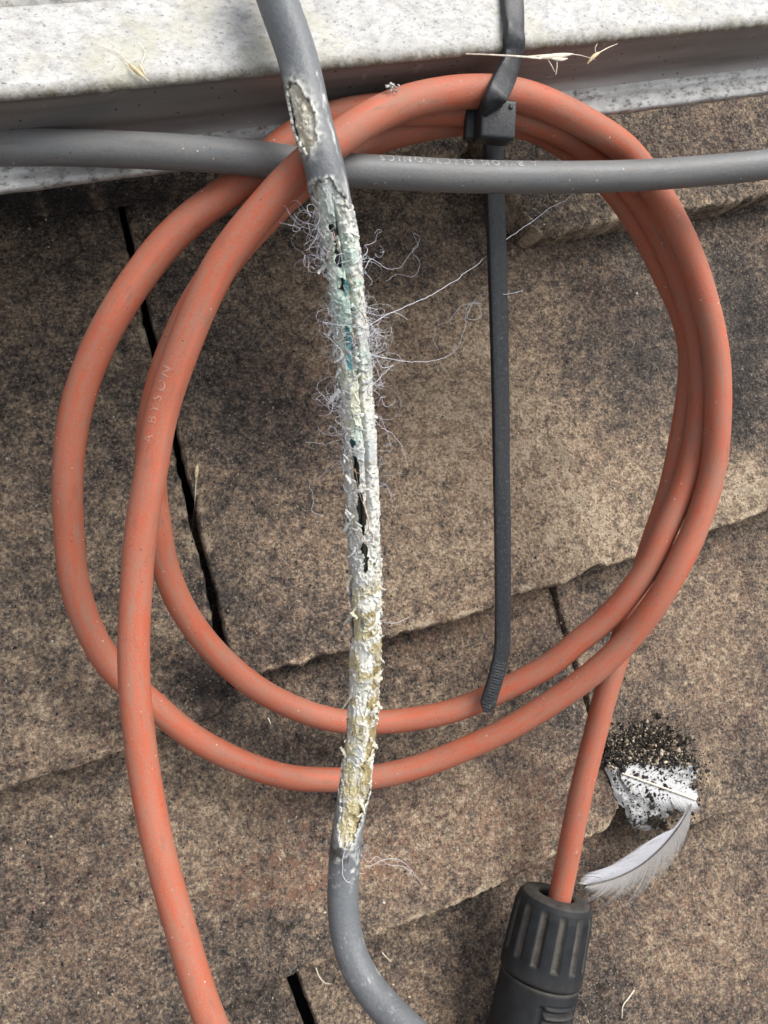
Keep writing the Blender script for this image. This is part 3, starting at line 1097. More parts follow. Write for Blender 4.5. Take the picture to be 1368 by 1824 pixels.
for (my, mp, ry_, rp) in ((1235, -.12, 7, .10), (1292, -.10, 9, .07), (1290, .06, 9, .09), (1100, -.25, 9, .2)):
    stn = (np.exp(-((Y - my) / ry_) ** 2 - ((P - mp) / rp) ** 2) * sstep(-.25, .3, fbm(cyl(S, P, 2.4) * np.array((.4, 1, 1)), 3, 151) + .15))[:, None]
    col = col * (1 - .9 * stn) + W(.05, .06, .065) * .9 * stn
VS = dpath.at(S, P, rr)
fq2 = grid_faces(nt2, ns2, True)
hm = om2 = open_mask(S, P)
keep2 = (ho[fq2].max(1) < 0) & (om2[fq2].max(1) > -.6)
M_SHIELD = attr_material('torn_white_screen', .8, 1300, .0003, .25, .22)
mesh('exposed_insulation', VS, fq2[keep2], M_SHIELD, dc, attrs={'col': np.clip(col, .004, .9)})

# conductors inside
M_TEAL = plain_material('teal_core', (.10, .36, .37), .5, 900, .35)
M_BLACK = plain_material('dark_core', (.022, .024, .020), .42, 700, .45)
M_OLIVE = plain_material('olive_core', (.085, .085, .055), .45, 900, .4)
M_COPPER = plain_material('copper_strand', (.34, .22, .16), .4, 1500, .3, metallic=.5)
M_YEL = plain_material('mustard_core', (.20, .15, .03), .5, 900, .3)
for kk, (mt, ph0, nm) in enumerate(((M_TEAL, .0, 'core_wire'), (M_BLACK, 1.6, 'core_wire'), (M_OLIVE, 3.1, 'core_wire'), (M_BLACK, 4.7, 'core_wire'))):
    sA_, sB_ = s_of(1530), s_of(140)
    ss = np.linspace(sA_, sB_, 420)
    tw = ph0 + (ss - s_of(580)) * 2 * math.pi / .090
    cw = dpath.at(ss, tw, .00105)
    wpath = RelPath(cw + dl, dl)
    tube(nm, wpath, .00080, mt, dc, nt=14, ns=420)
# copper strands lying over the wound
COP = [[(800, -.75, .0030), (831, -.35, .0031), (836, -.05, .0031), (832, .15, .0029)],
       [(828, -.35, .0026), (850, -.24, .0027), (872, -.12, .0028), (900, .18, .0029), (930, .36, .0030), (940, .3, .0026)],
       [(941, -.62, .0030), (943, -.3, .0033), (946, -.05, .0033), (958, .08, .0034), (960, .32, .0034), (950, .55, .0033), (938, .42, .0034), (936, .2, .0034), (945, .12, .0031)],
       [(504, -.10, .0026), (515, .04, .0031), (530, .32, .0034), (545, .55, .0034), (562, .90, .0034), (575, 1.1, .0033)],
       [(535, -.12, .0025), (548, .02, .0028), (562, .22, .0032), (575, .28, .0029), (590, .18, .0026), (615, .16, .0026)],
       [(406, -.22, .0026), (420, -.16, .0030), (440, -.05, .0030), (452, .02, .0027)],
       [(584, .10, .0029), (598, .2, .0032), (604, .3, .0031), (594, .42, .0033)]]
for c in COP:
    pts = [dpath.at([s_of(y)], p, r_)[0] + dl for y, p, r_ in c]
    tube('copper_strand', RelPath(spline(pts, .0002), dl), .00008, M_COPPER, dc, nt=7)

# curled flakes standing off the wound
fv, ff, fc = [], [], []
rf = np.random.default_rng(5)
for i in range(420):
    y = rf.uniform(322, 1480)
    p = rf.choice([-1, 1]) * rf.uniform(.15, 1.75) if i % 3 else rf.uniform(-1.2, 1.4)
    s0 = s_of(y)
    if open_mask(np.array([s0]), np.array([p]))[0] < .15 or hole(np.array([s0]), np.array([p]))[0] > -.05:
        continue
    if y > 1010 and rf.random() < .6:
        continue
    ln, wd = rf.uniform(.0004, .0016), rf.uniform(.0003, .0010)
    ang = rf.normal(.9, .7)
    lift = rf.uniform(.05, .35) if abs(p) < 1 else rf.uniform(.15, .7)
    base = len(fv)
    r0_ = .00285 + rf.uniform(-.0001, .00015)
    tone_ = rf.uniform(.8, 1.15)
    cc = np.array((.60, .60, .57)) * tone_
    if y > 1010:
        cc = np.array((.64, .61, .50)) * tone_
    elif abs(y - 520) < 90:
        cc = np.array((.60, .66, .61)) * tone_
    for a in range(4):
        t = a / 3
        for b in (-1, 0, 1):
            wv = wd * (1 - .5 * t) * b * .5 * rf.uniform(.7, 1.3)
            ds = math.cos(ang) * ln * t - math.sin(ang) * wv
            dp = (math.sin(ang) * ln * t + math.cos(ang) * wv) / .0029
            fv.append(dpath.at([s0 + ds], p + dp, r0_ + lift * ln * t * t + .00004 * b * b)[0])
            fc.append(cc * rf.uniform(.9, 1.05))
    for a in range(3):
        for b in range(2):
            q = base + a * 3 + b
            ff.append((q, q + 1, q + 4, q + 3))
fl = mesh('torn_flakes', fv, ff, M_SHIELD, dc, attrs={'col': np.clip(np.array(fc), 0, .9)})
fl['kind'] = 'stuff'
md = fl.modifiers.new('thick', 'SOLIDIFY')
md.thickness = .00007

# larger loose shreds at the left side
FLAPS = []
rs = np.random.default_rng(41)
for i in range(30):
    y = rs.uniform(335, 1470)
    sg_ = rs.choice([-1, 1])
    a_ = sg_ * rs.uniform(.5, 1.35)
    l_ = rs.uniform(8, 20) * rs.choice([-1, 1])
    FLAPS.append(([(0, y, a_, .0028), (0, y + l_ * .5, a_ + sg_ * rs.uniform(.0, .25), .0031 + rs.uniform(0, .0003)), (0, y + l_, a_ + sg_ * rs.uniform(.05, .45), .0033 + rs.uniform(0, .0008))], rs.uniform(.0006, .0014)))
for (pts, wd) in (([(585, 690, -1.1, .0030), (578, 705, -1.4, .0042), (572, 716, -1.5, .0050)], .0011),
                  ([(600, 1090, -1.0, .0030), (0, 1102, -1.35, .0038), (0, 1112, -1.5, .0044)], .0008),
                  ([(600, 1240, -1.1, .0030), (0, 1255, -1.4, .0036), (0, 1266, -1.5, .0043)], .0006),
                  ([(600, 465, -1.1, .0030), (0, 477, -1.35, .0040), (0, 480, -1.1, .0046)], .0009),
                  ([(600, 1020, -1.0, .0030), (0, 1036, -1.3, .0035), (0, 1050, -1.2, .0037)], .0010), *FLAPS):
    cpts = spline([dpath.at([s_of(y)], p, r_)[0] for _, y, p, r_ in pts], .0002)
    n = len(cpts)
    V, cl = [], []
    T = np.gradient(cpts, axis=0)
    sd_ = np.cross(T, np.array((.2, .3, 1.)))
    sd_ /= np.linalg.norm(sd_, axis=1)[:, None]
    for i in range(n):
        w_ = wd * .5 * (1 - .6 * i / n) * (1 + .25 * math.sin(i * 1.7))
        for b in (-1, -.3, .3, 1):
            V.append(cpts[i] + sd_[i] * w_ * b + np.array((0, 0, .0001)) * math.cos(b * 2))
            cl.append((np.array((.60, .60, .57)) if pts[0][1] < 1010 else np.array((.60, .56, .44))) * rf.uniform(.75, 1.05))
    o = mesh('loose_shred', V, grid_faces(4, n), M_SHIELD, dc, attrs={'col': np.array(cl)})
    md = o.modifiers.new('thick', 'SOLIDIFY')
    md.thickness = .0001

# fibres
M_FIBRE = plain_material('white_fibre', (.62, .63, .68), .5, 900, .1)


def strand_arrays(C, r, nside=4):
    T = np.gradient(C, axis=0)
    T /= np.maximum(np.linalg.norm(T, axis=1), 1e-12)[:, None]
    a = np.cross(T, np.array((.31, .52, .79)))
    a /= np.maximum(np.linalg.norm(a, axis=1), 1e-9)[:, None]
    b = np.cross(T, a)
    ph = np.arange(nside) * 2 * math.pi / nside
    V = (C[:, None] + r * (a[:, None] * np.cos(ph)[None, :, None] + b[:, None] * np.sin(ph)[None, :, None])).reshape(-1, 3)
    return V, grid_faces(nside, len(C), True)


LONG = [[(655, 582, .064), (690, 560, .060), (770, 525, .056), (840, 478, .052), (905, 425, .050), (975, 375, .050), (1012, 352, .052), (1027, 338, .055), (1018, 322, .057)],
        [(650, 478, .066), (662, 462, .060), (690, 478, .052), (712, 476, .046), (738, 442, .042), (748, 422, .040), (737, 416, .040), (745, 438, .042), (735, 450, .042), (750, 468, .042), (735, 492, .042), (708, 488, .040), (686, 502, .040)],
        [(660, 632, .060), (700, 640, .052), (745, 645, .044), (790, 638, .038), (815, 618, .036), (828, 580, .036), (832, 545, .036), (848, 538, .037), (858, 560, .037), (845, 570, .037), (832, 566, .037), (848, 530, .038), (880, 526, .048), (915, 522, .050), (930, 517, .050)],
        [(858, 540, .036), (822, 545, .034), (800, 572, .032), (778, 580, .030), (772, 610, .028), (780, 622, .027)],
        [(645, 460, .067), (655, 445, .060), (650, 438, .058), (668, 432, .056), (674, 415, .055), (683, 411, .055), (676, 408, .055), (668, 415, .056)],
        [(575, 420, .070), (556, 398, .066), (530, 402, .062), (521, 408, .060), (524, 415, .060), (535, 408, .061), (510, 398, .060), (480, 385, .060), (472, 372, .060)],
        [(664, 745, .058), (685, 765, .050), (702, 775, .045), (718, 800, .040), (725, 830, .036)],
        [(614, 822, .056), (595, 822, .050), (570, 850, .040), (553, 860, .034), (558, 890, .028), (556, 910, .026), (575, 920, .024)],
        [(630, 1505, .036), (640, 1518, .028), (660, 1535, .014), (672, 1525, .010), (690, 1540, .008), (720, 1545, .007), (735, 1560, .006)],
        [(618, 1500, .040), (610, 1535, .040), (612, 1560, .040), (622, 1572, .040), (630, 1560, .038), (648, 1556, .028)],
        [(655, 1545, .012), (690, 1530, .008), (715, 1535, .007), (738, 1558, .006), (752, 1575, .005)],
        [(678, 1105, .040), (700, 1110, .030), (730, 1100, .024)],
        [(655, 600, .062), (640, 640, .066), (632, 650, .066), (618, 640, .066)],
        [(660, 690, .060), (690, 660, .050), (700, 650, .045), (680, 655, .045), (672, 640, .046)]]
for c in LONG:
    pts = spline([U(*p) for p in c], .0004)
    t = np.linspace(0, 1, len(pts))[:, None]
    pts = pts + .0003 * np.stack([fbm(pts * 500, 2, 3), fbm(pts * 500, 2, 4), fbm(pts * 500, 2, 5)], 1) * np.minimum(t * 4, 1)
    V, f = strand_arrays(pts - dl, .000058)
    mesh('loose_fibre', V, f, M_FIBRE, dc)
V_, F_, off = [], [], 0
rb = np.random.default_rng(23)
CL = [(372, 420, -1, 22), (415, 460, -1, 16), (470, 480, -1, 5), (530, 560, -1, 12), (590, 640, -1, 8), (690, 735, -1, 26), (745, 800, -1, 10), (455, 480, 1, 10),
      (545, 580, 1, 20), (580, 650, 1, 40), (650, 690, 1, 12), (700, 770, 1, 9), (800, 900, 1, 8), (470, 640, 0, 60), (810, 850, -1, 5), (1495, 1520, 1, 5)]
for y0_, y1_, side, n in CL:
    for i in range(n):
        y = rb.uniform(y0_, y1_)
        p = side * rb.uniform(.9, 1.6) if side else rb.uniform(-.8, .9)
        s0 = s_of(y)
        c = dpath.at([s0], p, .0028)[0]
        out = dpath.at([s0], p, .0058)[0] - c
        out /= np.linalg.norm(out)
        d = out + rb.normal(0, .5, 3)
        d /= np.linalg.norm(d)
        ax = rb.normal(0, 1, 3)
        ax /= np.linalg.norm(ax)
        N = int(rb.uniform(14, 60))
        st = rb.uniform(.00016, .00030)
        curl = rb.uniform(.06, .34)
        if side == 0:
            st *= .7
        C = [c]
        for j in range(N):
            ax = ax + rb.normal(0, .22, 3)
            ax /= np.linalg.norm(ax)
            d = d + np.cross(ax, d) * curl + rb.normal(0, .08, 3)
            if side == 0 and j > 3:
                rel = C[-1] - dpath.at([s0], 0., 0.)[0]
                d = d - .12 * rel / np.linalg.norm(rel) * (np.linalg.norm(rel) > .0034)
            d[2] -= .012
            d /= np.linalg.norm(d)
            C.append(C[-1] + d * st)
        V, f = strand_arrays(np.array(C), rb.uniform(.000018, .000036), 3)
        V_.append(V)
        F_.append(f + off)
        off += len(V)
fz = mesh('frayed_fibres', np.vstack(V_), np.vstack(F_), M_FIBRE, dc)
fz['kind'] = 'stuff'

# ------------------------------------------------------------------ the cable tie
tl = np.array(U(885, 222, .06))
tie = thing('cable_tie', 'long black nylon cable tie lashing the coil to the frame', 'cable tie', tl)


def strap(name, pts, normals, width, thick, ribs=None, step=.0003, taper=None):
    C = spline([np.asarray(p) for p in pts], step, smooth=.0012) - tl
    t = np.linspace(0, 1, len(C))
    nt_ = np.linspace(0, 1, len(normals))
    N = np.stack([np.interp(t, nt_, np.array(normals)[:, a]) for a in range(3)], 1)
    T = np.gradient(C, axis=0)
    T /= np.linalg.norm(T, axis=1)[:, None]
    N = N - T * (N * T).sum(1)[:, None]
    N /= np.linalg.norm(N, axis=1)[:, None]
    S_ = np.cross(T, N)
    w = width / 2
    b = .00045
    sec = [(-w, -thick / 2), (-w, thick * .05), (-w + b * .35, thick * .36), (-w + b, thick / 2), (-w * .3, thick * .5), (w * .3, thick * .5), (w - b, thick / 2), (w - b * .35, thick * .36), (w, thick * .05), (w, -thick / 2), (0, -thick / 2)]
    sec = np.array(sec)
    wt = np.ones(len(C)) if taper is None else taper(t)
    tz = np.zeros(len(C)) if ribs is None else ribs(t)
    V = C[:, None] + S_[:, None] * (sec[None, :, 0:1] * wt[:, None, None]) + N[:, None] * (sec[None, :, 1:2] + tz[:, None, None] * (sec[None, :, 1:2] > 0))
    n = len(sec)
    V = V.reshape(-1, 3)
    V = V + .00004 * np.stack([fbm(V * 500, 2, 1), fbm(V * 500, 2, 2), fbm(V * 500, 2, 3)], 1)
    f = grid_faces(n, len(C), True)
    c0 = [tuple(range(n))[::-1], tuple((len(C) - 1) * n + i for i in range(n))]
    o = mesh(name, V, [tuple(int(x) for x in q) for q in f] + c0, M_TIE, tie)
    for pg in o.data.polygons:
        pg.use_smooth = True
    try:
        o.data.set_sharp_from_angle(angle=R(35))
    except Exception:
        pass
    return o


up = np.array((0, 0, 1.))
fr = np.array((0, -1., .15))
SW, ST = .0043, .0013
strap('strap', [U(896, -120, H_TOP + .0009), U(909, -40, H_TOP + .0009), U(915, 30, H_TOP + .0009), U(917, 68, H_TOP + .0008), U(915, 92, H_TOP - .0005), U(909, 118, H_TOP - .0012),
                U(897, 145, H_TOP + .0006), U(884, 172, H_TOP + .0016), U(876, 196, H_TOP - .0012), U(876, 215, H_TOP - .004)],
      [up, up, up, up, up * .6 + fr, up * .4 + fr * .9, up + fr * .3, up + fr * .2, up + fr * .5, up + fr], SW, ST)
strap('return_strap', [U(878, 225, .0645), U(872, 205, .0560), U(868, 190, .0500), U(872, 165, .0490), U(880, 130, .0500), U(890, 60, .0500)],
      [up, up, up, up, up, up], SW, ST)
strap('tail', [U(878, 225, .0655), U(879, 250, .0640), U(880, 280, .0618), U(881, 320, .0594), U(885, 420, .0540), U(889, 560, .047), U(892, 700, .040), U(894, 850, .0335), U(896, 1000, .028),
               U(896, 1100, .0245), U(894, 1160, .0225), U(884, 1205, .0212), U(873, 1240, .0200), U(865, 1268, .0190)],
      [up] * 8 + [up + np.array((-.25, 0, 0))] * 5 + [up + np.array((-.5, 0, 0))],
      SW * .98, ST, ribs=lambda t: .00010 * (t > .90) * (np.sin(t * 1150) > 0), taper=lambda t: 1 - .12 * t - .55 * np.clip((t - .985) / .015, 0, 1))
# head: a bevelled block with a raised lip and two pips
hw, hh, hd = .0067, .0066, .0056


def rounded_box(name, c, ex, ey, ez, size, bev, parent, mat, seg=3, loc=tl):
    import bmesh
    bm = bmesh.new()
    bmesh.ops.create_cube(bm, size=1)
    for v in bm.verts:
        v.co = Vector((v.co.x * size[0], v.co.y * size[1], v.co.z * size[2]))
    bmesh.ops.bevel(bm, geom=bm.edges[:], offset=bev, segments=seg, profile=.6, affect='EDGES')
    me = bpy.data.meshes.new(name)
    bm.to_mesh(me)
    bm.free()
    B = np.stack([ex, ey, ez], 1)
    for v in me.vertices:
        v.co = Vector(B @ np.array(v.co[:]) + c - loc)
        if False:
            pass
    for p in me.polygons:
        p.use_smooth = True
    me.materials.append(mat)
    return put(bpy.data.objects.new(name, me), parent)


hc = U(880, 219, .0682)
hz = CAM - hc
hz = hz / np.linalg.norm(hz) * .55 + np.array((.18, -.05, .9)) * .6
hz /= np.linalg.norm(hz)
hy = U(877, 150, .0682) - U(881, 280, .0682)
hy -= hz * hy.dot(hz)
hy /= np.linalg.norm(hy)
hx = np.cross(hy, hz)
head = rounded_box('head', hc, hx, hy, hz, (hw, hh, hd), .0006, tie, M_TIE)
for sx in (-1, 1):
    c = hc + hx * sx * .0021 + hy * .0021 + hz * (hd / 2)
    rounded_box('pip', c, hx, hy, hz, (.0008, .0009, .0005), .0002, head, M_TIE, 1)
lip = rounded_box('rear_lip', hc - hx * .0012 - hz * .0026 + hy * .0002, hx, hy, hz, (.0075, .0056, .0020), .0005, head, M_TIE, 2)

# ------------------------------------------------------------------ feathers and soil in the tile joint
M_VANE = attr_material('feather_vane', .75, 1500, .0002, .2, .15)
M_QUILL = plain_material('quill', (.55, .50, .42), .5)


def tile_h(px, py):
    return 0.


def barb_vane(name, rach, lens, side, colfn, parent, loc, ang=.55, seed=1, nb=150, arch=.0006, splits=(), width=1.25, dropz=.0):
    """barbs from the shaft: strips that nearly touch, each slightly different"""
    rg = np.random.default_rng(seed)
    n = len(rach)
    V, Fc, Cc = [], [], []
    T = np.gradient(rach, axis=0)
    T /= np.linalg.norm(T, axis=1)[:, None]
    L = np.r_[0, np.cumsum(np.linalg.norm(np.diff(rach, axis=0), axis=1))]
    sp = L[-1] / nb
    gapoff = 0
    for i in range(nb):
        t = (i + .5) / nb
        c = np.array([np.interp(t * L[-1], L, rach[:, a]) for a in range(3)])
        tg = np.array([np.interp(t * L[-1], L, T[:, a]) for a in range(3)])
        up_ = np.array((0, 0, 1.))
        sd_ = np.cross(tg, up_)
        sd_ /= np.linalg.norm(sd_)
        ln = lens(t) * (1 + rg.normal(0, .035))
        for (a, b, k_) in splits:
            if a < t < b:
                ln *= 1 + k_ * (t - a) / (b - a)
        an = ang * (1 - .35 * t) + rg.normal(0, .015)
        base = len(V)
        m_ = 6
        for j in range(m_ + 1):
            q = j / m_
            an_q = an * (1 - .45 * q)
            pos = c + sd_ * side * ln * q * math.sin(an_q) + tg * ln * q * math.cos(an_q) * .9
            pos = pos + up_ * (arch * math.sin(q * 2.4) - dropz * q * q + rg.normal(0, .00001))
            wv = sp * width * .5 * (1 - .75 * q ** 3)
            V += [pos - tg * wv, pos + tg * wv]
            cc = colfn(t, q) * rg.uniform(.94, 1.04)
            Cc += [cc, cc]
        for j in range(m_):
            b0 = base + 2 * j
            Fc.append((b0, b0 + 1, b0 + 3, b0 + 2))
    return mesh(name, np.array(V) - loc, Fc, M_VANE, parent, attrs={'col': np.clip(np.array(Cc), 0, .95)})


ft_loc = np.array(U(1150, 1530, 0))
feather = thing('feather', 'small grey and white feather lying on the tile above the plug', 'feather', ft_loc)
rach = spline([U(1230, 1432, .0070), U(1206, 1474, .0055), U(1172, 1514, .0038), U(1136, 1543, .0022), U(1095, 1563, .0012), (U(1046, 1576, .0006))], .0003)
barb_vane('vane', rach, lambda t: np.interp(t, [0, .18, .22, .35, .6, .8, 1], [.0005, .003, .0125, .0150, .0130, .0090, .003]), 1,
          lambda t, q: np.array((.52, .52, .55)) * (1 - .15 * (1 - q)) + .12 * sstep(.8, 1, q), feather, ft_loc, ang=.95, seed=3, arch=.0009, dropz=.0006)
barb_vane('vane', rach, lambda t: np.interp(t, [0, .06, .25, .55, .8, 1], [.003, .0090, .0150, .0150, .0110, .003]), -1,
          lambda t, q: np.array((.29, .275, .26)) * (1 + .9 * sstep(.75, 1, q)), feather, ft_loc, ang=.85, seed=4, arch=.0005, dropz=.0012,
          splits=((.36, .52, .38), (.60, .67, .35), (.76, .84, .45)))
V, f = strand_arrays(rach + np.array((0, 0, .0004)) - ft_loc, .00016, 6)
mesh('shaft', V, f, plain_material('dark_quill', (.10, .085, .075), .5), feather)
# old white feather matted into the joint
mf_loc = np.array(U(1160, 1400, 0))
mat_f = thing('feather', 'matted white feather wedged in the tile joint under dark soil', 'feather', mf_loc)
M_WHITE = attr_material('matted_white_down', .8, 900, .0005, .2, .2)
gx, gy = 90, 70
V, cl = [], []
poly = np.array([(1076, 1366), (1100, 1358), (1180, 1356), (1246, 1360), (1240, 1385), (1225, 1412), (1200, 1430), (1188, 1462), (1165, 1478), (1130, 1476), (1112, 1440), (1092, 1402)], float)
cx_, cy_ = 1165, 1402
angs = np.unwrap(np.arctan2(poly[:, 1] - cy_, poly[:, 0] - cx_))
rads = np.hypot(poly[:, 0] - cx_, poly[:, 1] - cy_)
th = np.linspace(-math.pi, math.pi, 140, endpoint=False)
a_s = np.argsort((angs + math.pi) % (2 * math.pi) - math.pi)
aa = ((angs + math.pi) % (2 * math.pi) - math.pi)[a_s]
ra = rads[a_s]
rad = np.interp(th, np.r_[aa - 2 * math.pi, aa, aa + 2 * math.pi], np.r_[ra, ra, ra])
nr_ = 40
for j in range(nr_):
    q = j / (nr_ - 1)
    rj = rad * q * (1 + .05 * fbm(np.stack([th * 6, th * 0 + 2, th * 0], 1), 3, 5) * q + .05 * fbm(np.stack([np.cos(th) * 14, np.sin(th) * 14, th * 0], 1), 2, 6) * q)
    for i in range(len(th)):
        x, y = cx_ + rj[i] * math.cos(th[i]), cy_ + rj[i] * math.sin(th[i])
        # vane ridges run across the shaft
        rg_ = math.sin((x * .45 + y * .9) * .55) * .00008
        hgt = .0016 - .0030 * max(0, (y - 1425) / 60) + rg_ - .0012 * max(0, q - .85) / .15
        V.append(U(x, y, hgt))
        cl.append((x, y))
V = np.array(V)
cl = np.array(cl)
V[:, 2] += .0009 * fbm(V * 300, 4, 8, .65) + .0003 * fbm(V * 1300, 2, 9)
nz = fbm(V * 420, 4, 15, .7) + .35 * fbm(V * 130, 2, 19)
dirtm = sstep(.16, .30, nz + .35 * sstep(1440, 1480, cl[:, 1]) + .5 * sstep(1372, 1350, cl[:, 1]))
c3 = np.array((.50, .50, .495))[None] * (1 + .08 * fbm(V * 900, 2, 16))[:, None]
c3 = c3 * (1 - dirtm[:, None]) + np.array((.05, .042, .034))[None] * dirtm[:, None]
mesh('matted_down', V - mf_loc, grid_faces(len(th), nr_, True), M_WHITE, mat_f, attrs={'col': np.clip(c3, 0, .9)})
wr = spline([U(1106, 1376, .0026), U(1150, 1392, .0029), U(1195, 1408, .0031), U(1238, 1424, .0034)], .0003)
wcol = lambda t, q: np.array((.54, .54, .54)) * (1 - .10 * math.sin(t * 40) ** 2)
barb_vane('vane', wr, lambda t: np.interp(t, [0, .1, .5, .85, 1], [.004, .0088, .0095, .0080, .0045]), 1, wcol, mat_f, mf_loc, ang=1.35, seed=12, nb=80, arch=.0003, dropz=.0010, width=1.1,
          splits=((.30, .36, -.35), (.55, .63, -.4), (.80, .86, -.3)))
barb_vane('vane', wr, lambda t: np.interp(t, [0, .1, .5, .85, 1], [.005, .0095, .0090, .0060, .0020]), -1, wcol, mat_f, mf_loc, ang=1.35, seed=13, nb=80, arch=.0003, dropz=.0016, width=1.1,
          splits=((.25, .3, .4), (.44, .5, -.4), (.66, .74, .3)))
V, f = strand_arrays(wr + np.array((0, 0, .0003)) - mf_loc, .00034, 8)
mesh('shaft', V, f, M_QUILL, mat_f)

# grains: icosphere-like lumps, many in one mesh
ico_v = []
g_ = (1 + 5 ** .5) / 2
for a, b in ((1, g_), (1, -g_), (-1, g_), (-1, -g_)):
    ico_v += [(0, a, b), (a, b, 0), (b, 0, a)]
ico_v = np.array(ico_v, float)
ico_v /= np.linalg.norm(ico_v[0])
ico_f = []
for i in range(12):
    for j in range(i + 1, 12):
        for k in range(j + 1, 12):
            d = [np.linalg.norm(ico_v[a] - ico_v[b]) for a, b in ((i, j), (j, k), (i, k))]
            if max(d) < 1.06:
                n = np.cross(ico_v[j] - ico_v[i], ico_v[k] - ico_v[i])
                ico_f.append((i, j, k) if n.dot(ico_v[i]) > 0 else (i, k, j))
ico_f = np.array(ico_f)


def grains(name, C, rad, cols, mat, parent=None, flat=.7, seed=3, loc=(0, 0, 0)):
    rg = np.random.default_rng(seed)
    n = len(C)
    sc = rad[:, None, None] * rg.uniform(.45, 1.5, (n, 12, 1)) * rg.uniform(.5, 1.3, (n, 1, 3)) * np.array((1, 1, flat))
    V = (C[:, None] + ico_v[None] * sc).reshape(-1, 3) - np.asarray(loc)
    f = (ico_f[None] + 12 * np.arange(n)[:, None, None]).reshape(-1, 3)
    return mesh(name, V, f, mat, parent, smooth=False, attrs={'col': np.repeat(cols, 12, 0)})


M_GRAIN = attr_material('grains', .85, 1200, .0001, .25, .2)
# a height field of the finished tiles, so that loose things rest on them
bpy.context.view_layer.update()
from mathutils.bvhtree import BVHTree
tv, tf, o_ = [], [], 0
for ob in list(roof.children):
    if ob.name.startswith('roof_tile') and len(ob.data.vertices) > 12000:
        co = np.empty(len(ob.data.vertices) * 3, np.float32)
        ob.data.vertices.foreach_get('co', co)
        vi_ = np.empty(len(ob.data.loops), np.int32)
        ob.data.loops.foreach_get('vertex_index', vi_)
        tv.append(co.reshape(-1, 3))
        tf.append(vi_.reshape(-1, 4) + o_)
        o_ += len(co) // 3
TV, TF = np.vstack(tv), np.vstack(tf)
BV = BVHTree.FromPolygons(TV.tolist(), TF.tolist())


def on_roof(x, y):
    h = BV.ray_cast(Vector((x, y, .05)), Vector((0, 0, -1)))
    return h[0].z if h[0] is not None else None


def on_px(px, py, lift=0.):
    """where the view ray through a photo pixel meets the tiles"""
    d = U(px, py, 0) - CAM
    h = BV.ray_cast(Vector(CAM), Vector(d).normalized())
    p = np.array(h[0][:]) if h[0] is not None else U(px, py, 0)
    return p + np.array((0, 0, lift))


rg = np.random.default_rng(77)
C, rad, cols = [], [], []
for i in range(7500):
    p = U(rg.uniform(-60, 1430), rg.uniform(300, 1880), -.004)
    z = on_roof(p[0], p[1])
    if z is None:
        continue
    r_ = min(.00009 + rg.exponential(.00007), .00036)
    C.append((p[0], p[1], z + r_ * .25))
    rad.append(r_)
    t = rg.random()
    cols.append(np.array((.50, .42, .32)) * rg.uniform(.6, 1.25) if t < .45 else (np.array((.66, .63, .57)) * rg.uniform(.8, 1.1) if t < .48 else
                (np.array((.02, .019, .017)) * rg.uniform(.6, 2) if t < .88 else np.array((.24, .13, .08)) * rg.uniform(.6, 1.2))))
for (j_, ya_, yb_, z_, n_) in ((jB, 1050, 1430, -.0016, 1100),):
    for i in range(n_):
        yy = rg.uniform(U(700, yb_, 0)[1], U(700, ya_, 0)[1])
        r_ = rg.uniform(.00010, .00036)
        C.append((j_(yy) + rg.normal(0, .0006), yy, z_ - (yy - U(1100, yb_, 0)[1]) * .14 * (z_ > -.004) + rg.uniform(-.0008, .0004)))
        rad.append(r_)
        cols.append(np.array((.10, .085, .068)) * rg.uniform(.35, 1.7))
gr = grains('grit', np.array(C), np.array(rad), np.array(cols), M_GRAIN, seed=4)
tag(gr, 'loose pale and dark grit scattered over the tiles', 'grit', kind='stuff')
C, rad, cols = [], [], []
for i in range(7000):
    if i < 5200:
        px, py = rg.normal(1162, 46), 1352 - abs(rg.normal(0, 24)) + rg.normal(8, 9)
        py += .0035 * abs(px - 1162) * rg.uniform(0, 3)
        if px < 1070 or abs(px - 1162) > rg.uniform(60, 120):
            continue
        h_ = .0010 + max(0, .0030 - .00004 * abs(py - 1345))
    else:
        px, py = rg.uniform(1080, 1262), rg.uniform(1360, 1470)
        h_ = .0031 - .003 * max(0, (py - 1425) / 60)
        if px + (py - 1360) * .3 > 1268 or px < 1085 + (py - 1360) * .3:
            continue
        if rg.random() < .45:
            continue
    p = U(px, py, h_)
    z = on_roof(p[0], p[1])
    if i < 5200 and z is not None:
        p[2] = max(z + rg.uniform(0, .0016), .0019 + rg.uniform(-.0004, .0010) if py > 1338 else -1)
    r_ = min(.00009 + rg.exponential(.00014), .0009)
    C.append(p)
    rad.append(r_)
    cols.append(np.array((.022, .019, .016)) * rg.uniform(.5, 1.8) if rg.random() < (.74 if i < 5200 else .95) else np.array((.40, .33, .24)) * rg.uniform(.25, 1.4))
so = grains('soil_crumbs', np.array(C), np.array(rad), np.array(cols), M_GRAIN, seed=9)
tag(so, 'dark soil crumbs and pale grains heaped over the white feather', 'soil', kind='stuff')

# ------------------------------------------------------------------ dry grass, seed and web bits
M_STRAW = plain_material('dry_straw', (.55, .44, .26), .6, 900, .3)
M_STRAWP = plain_material('pale_straw', (.66, .60, .48), .6, 900, .2)


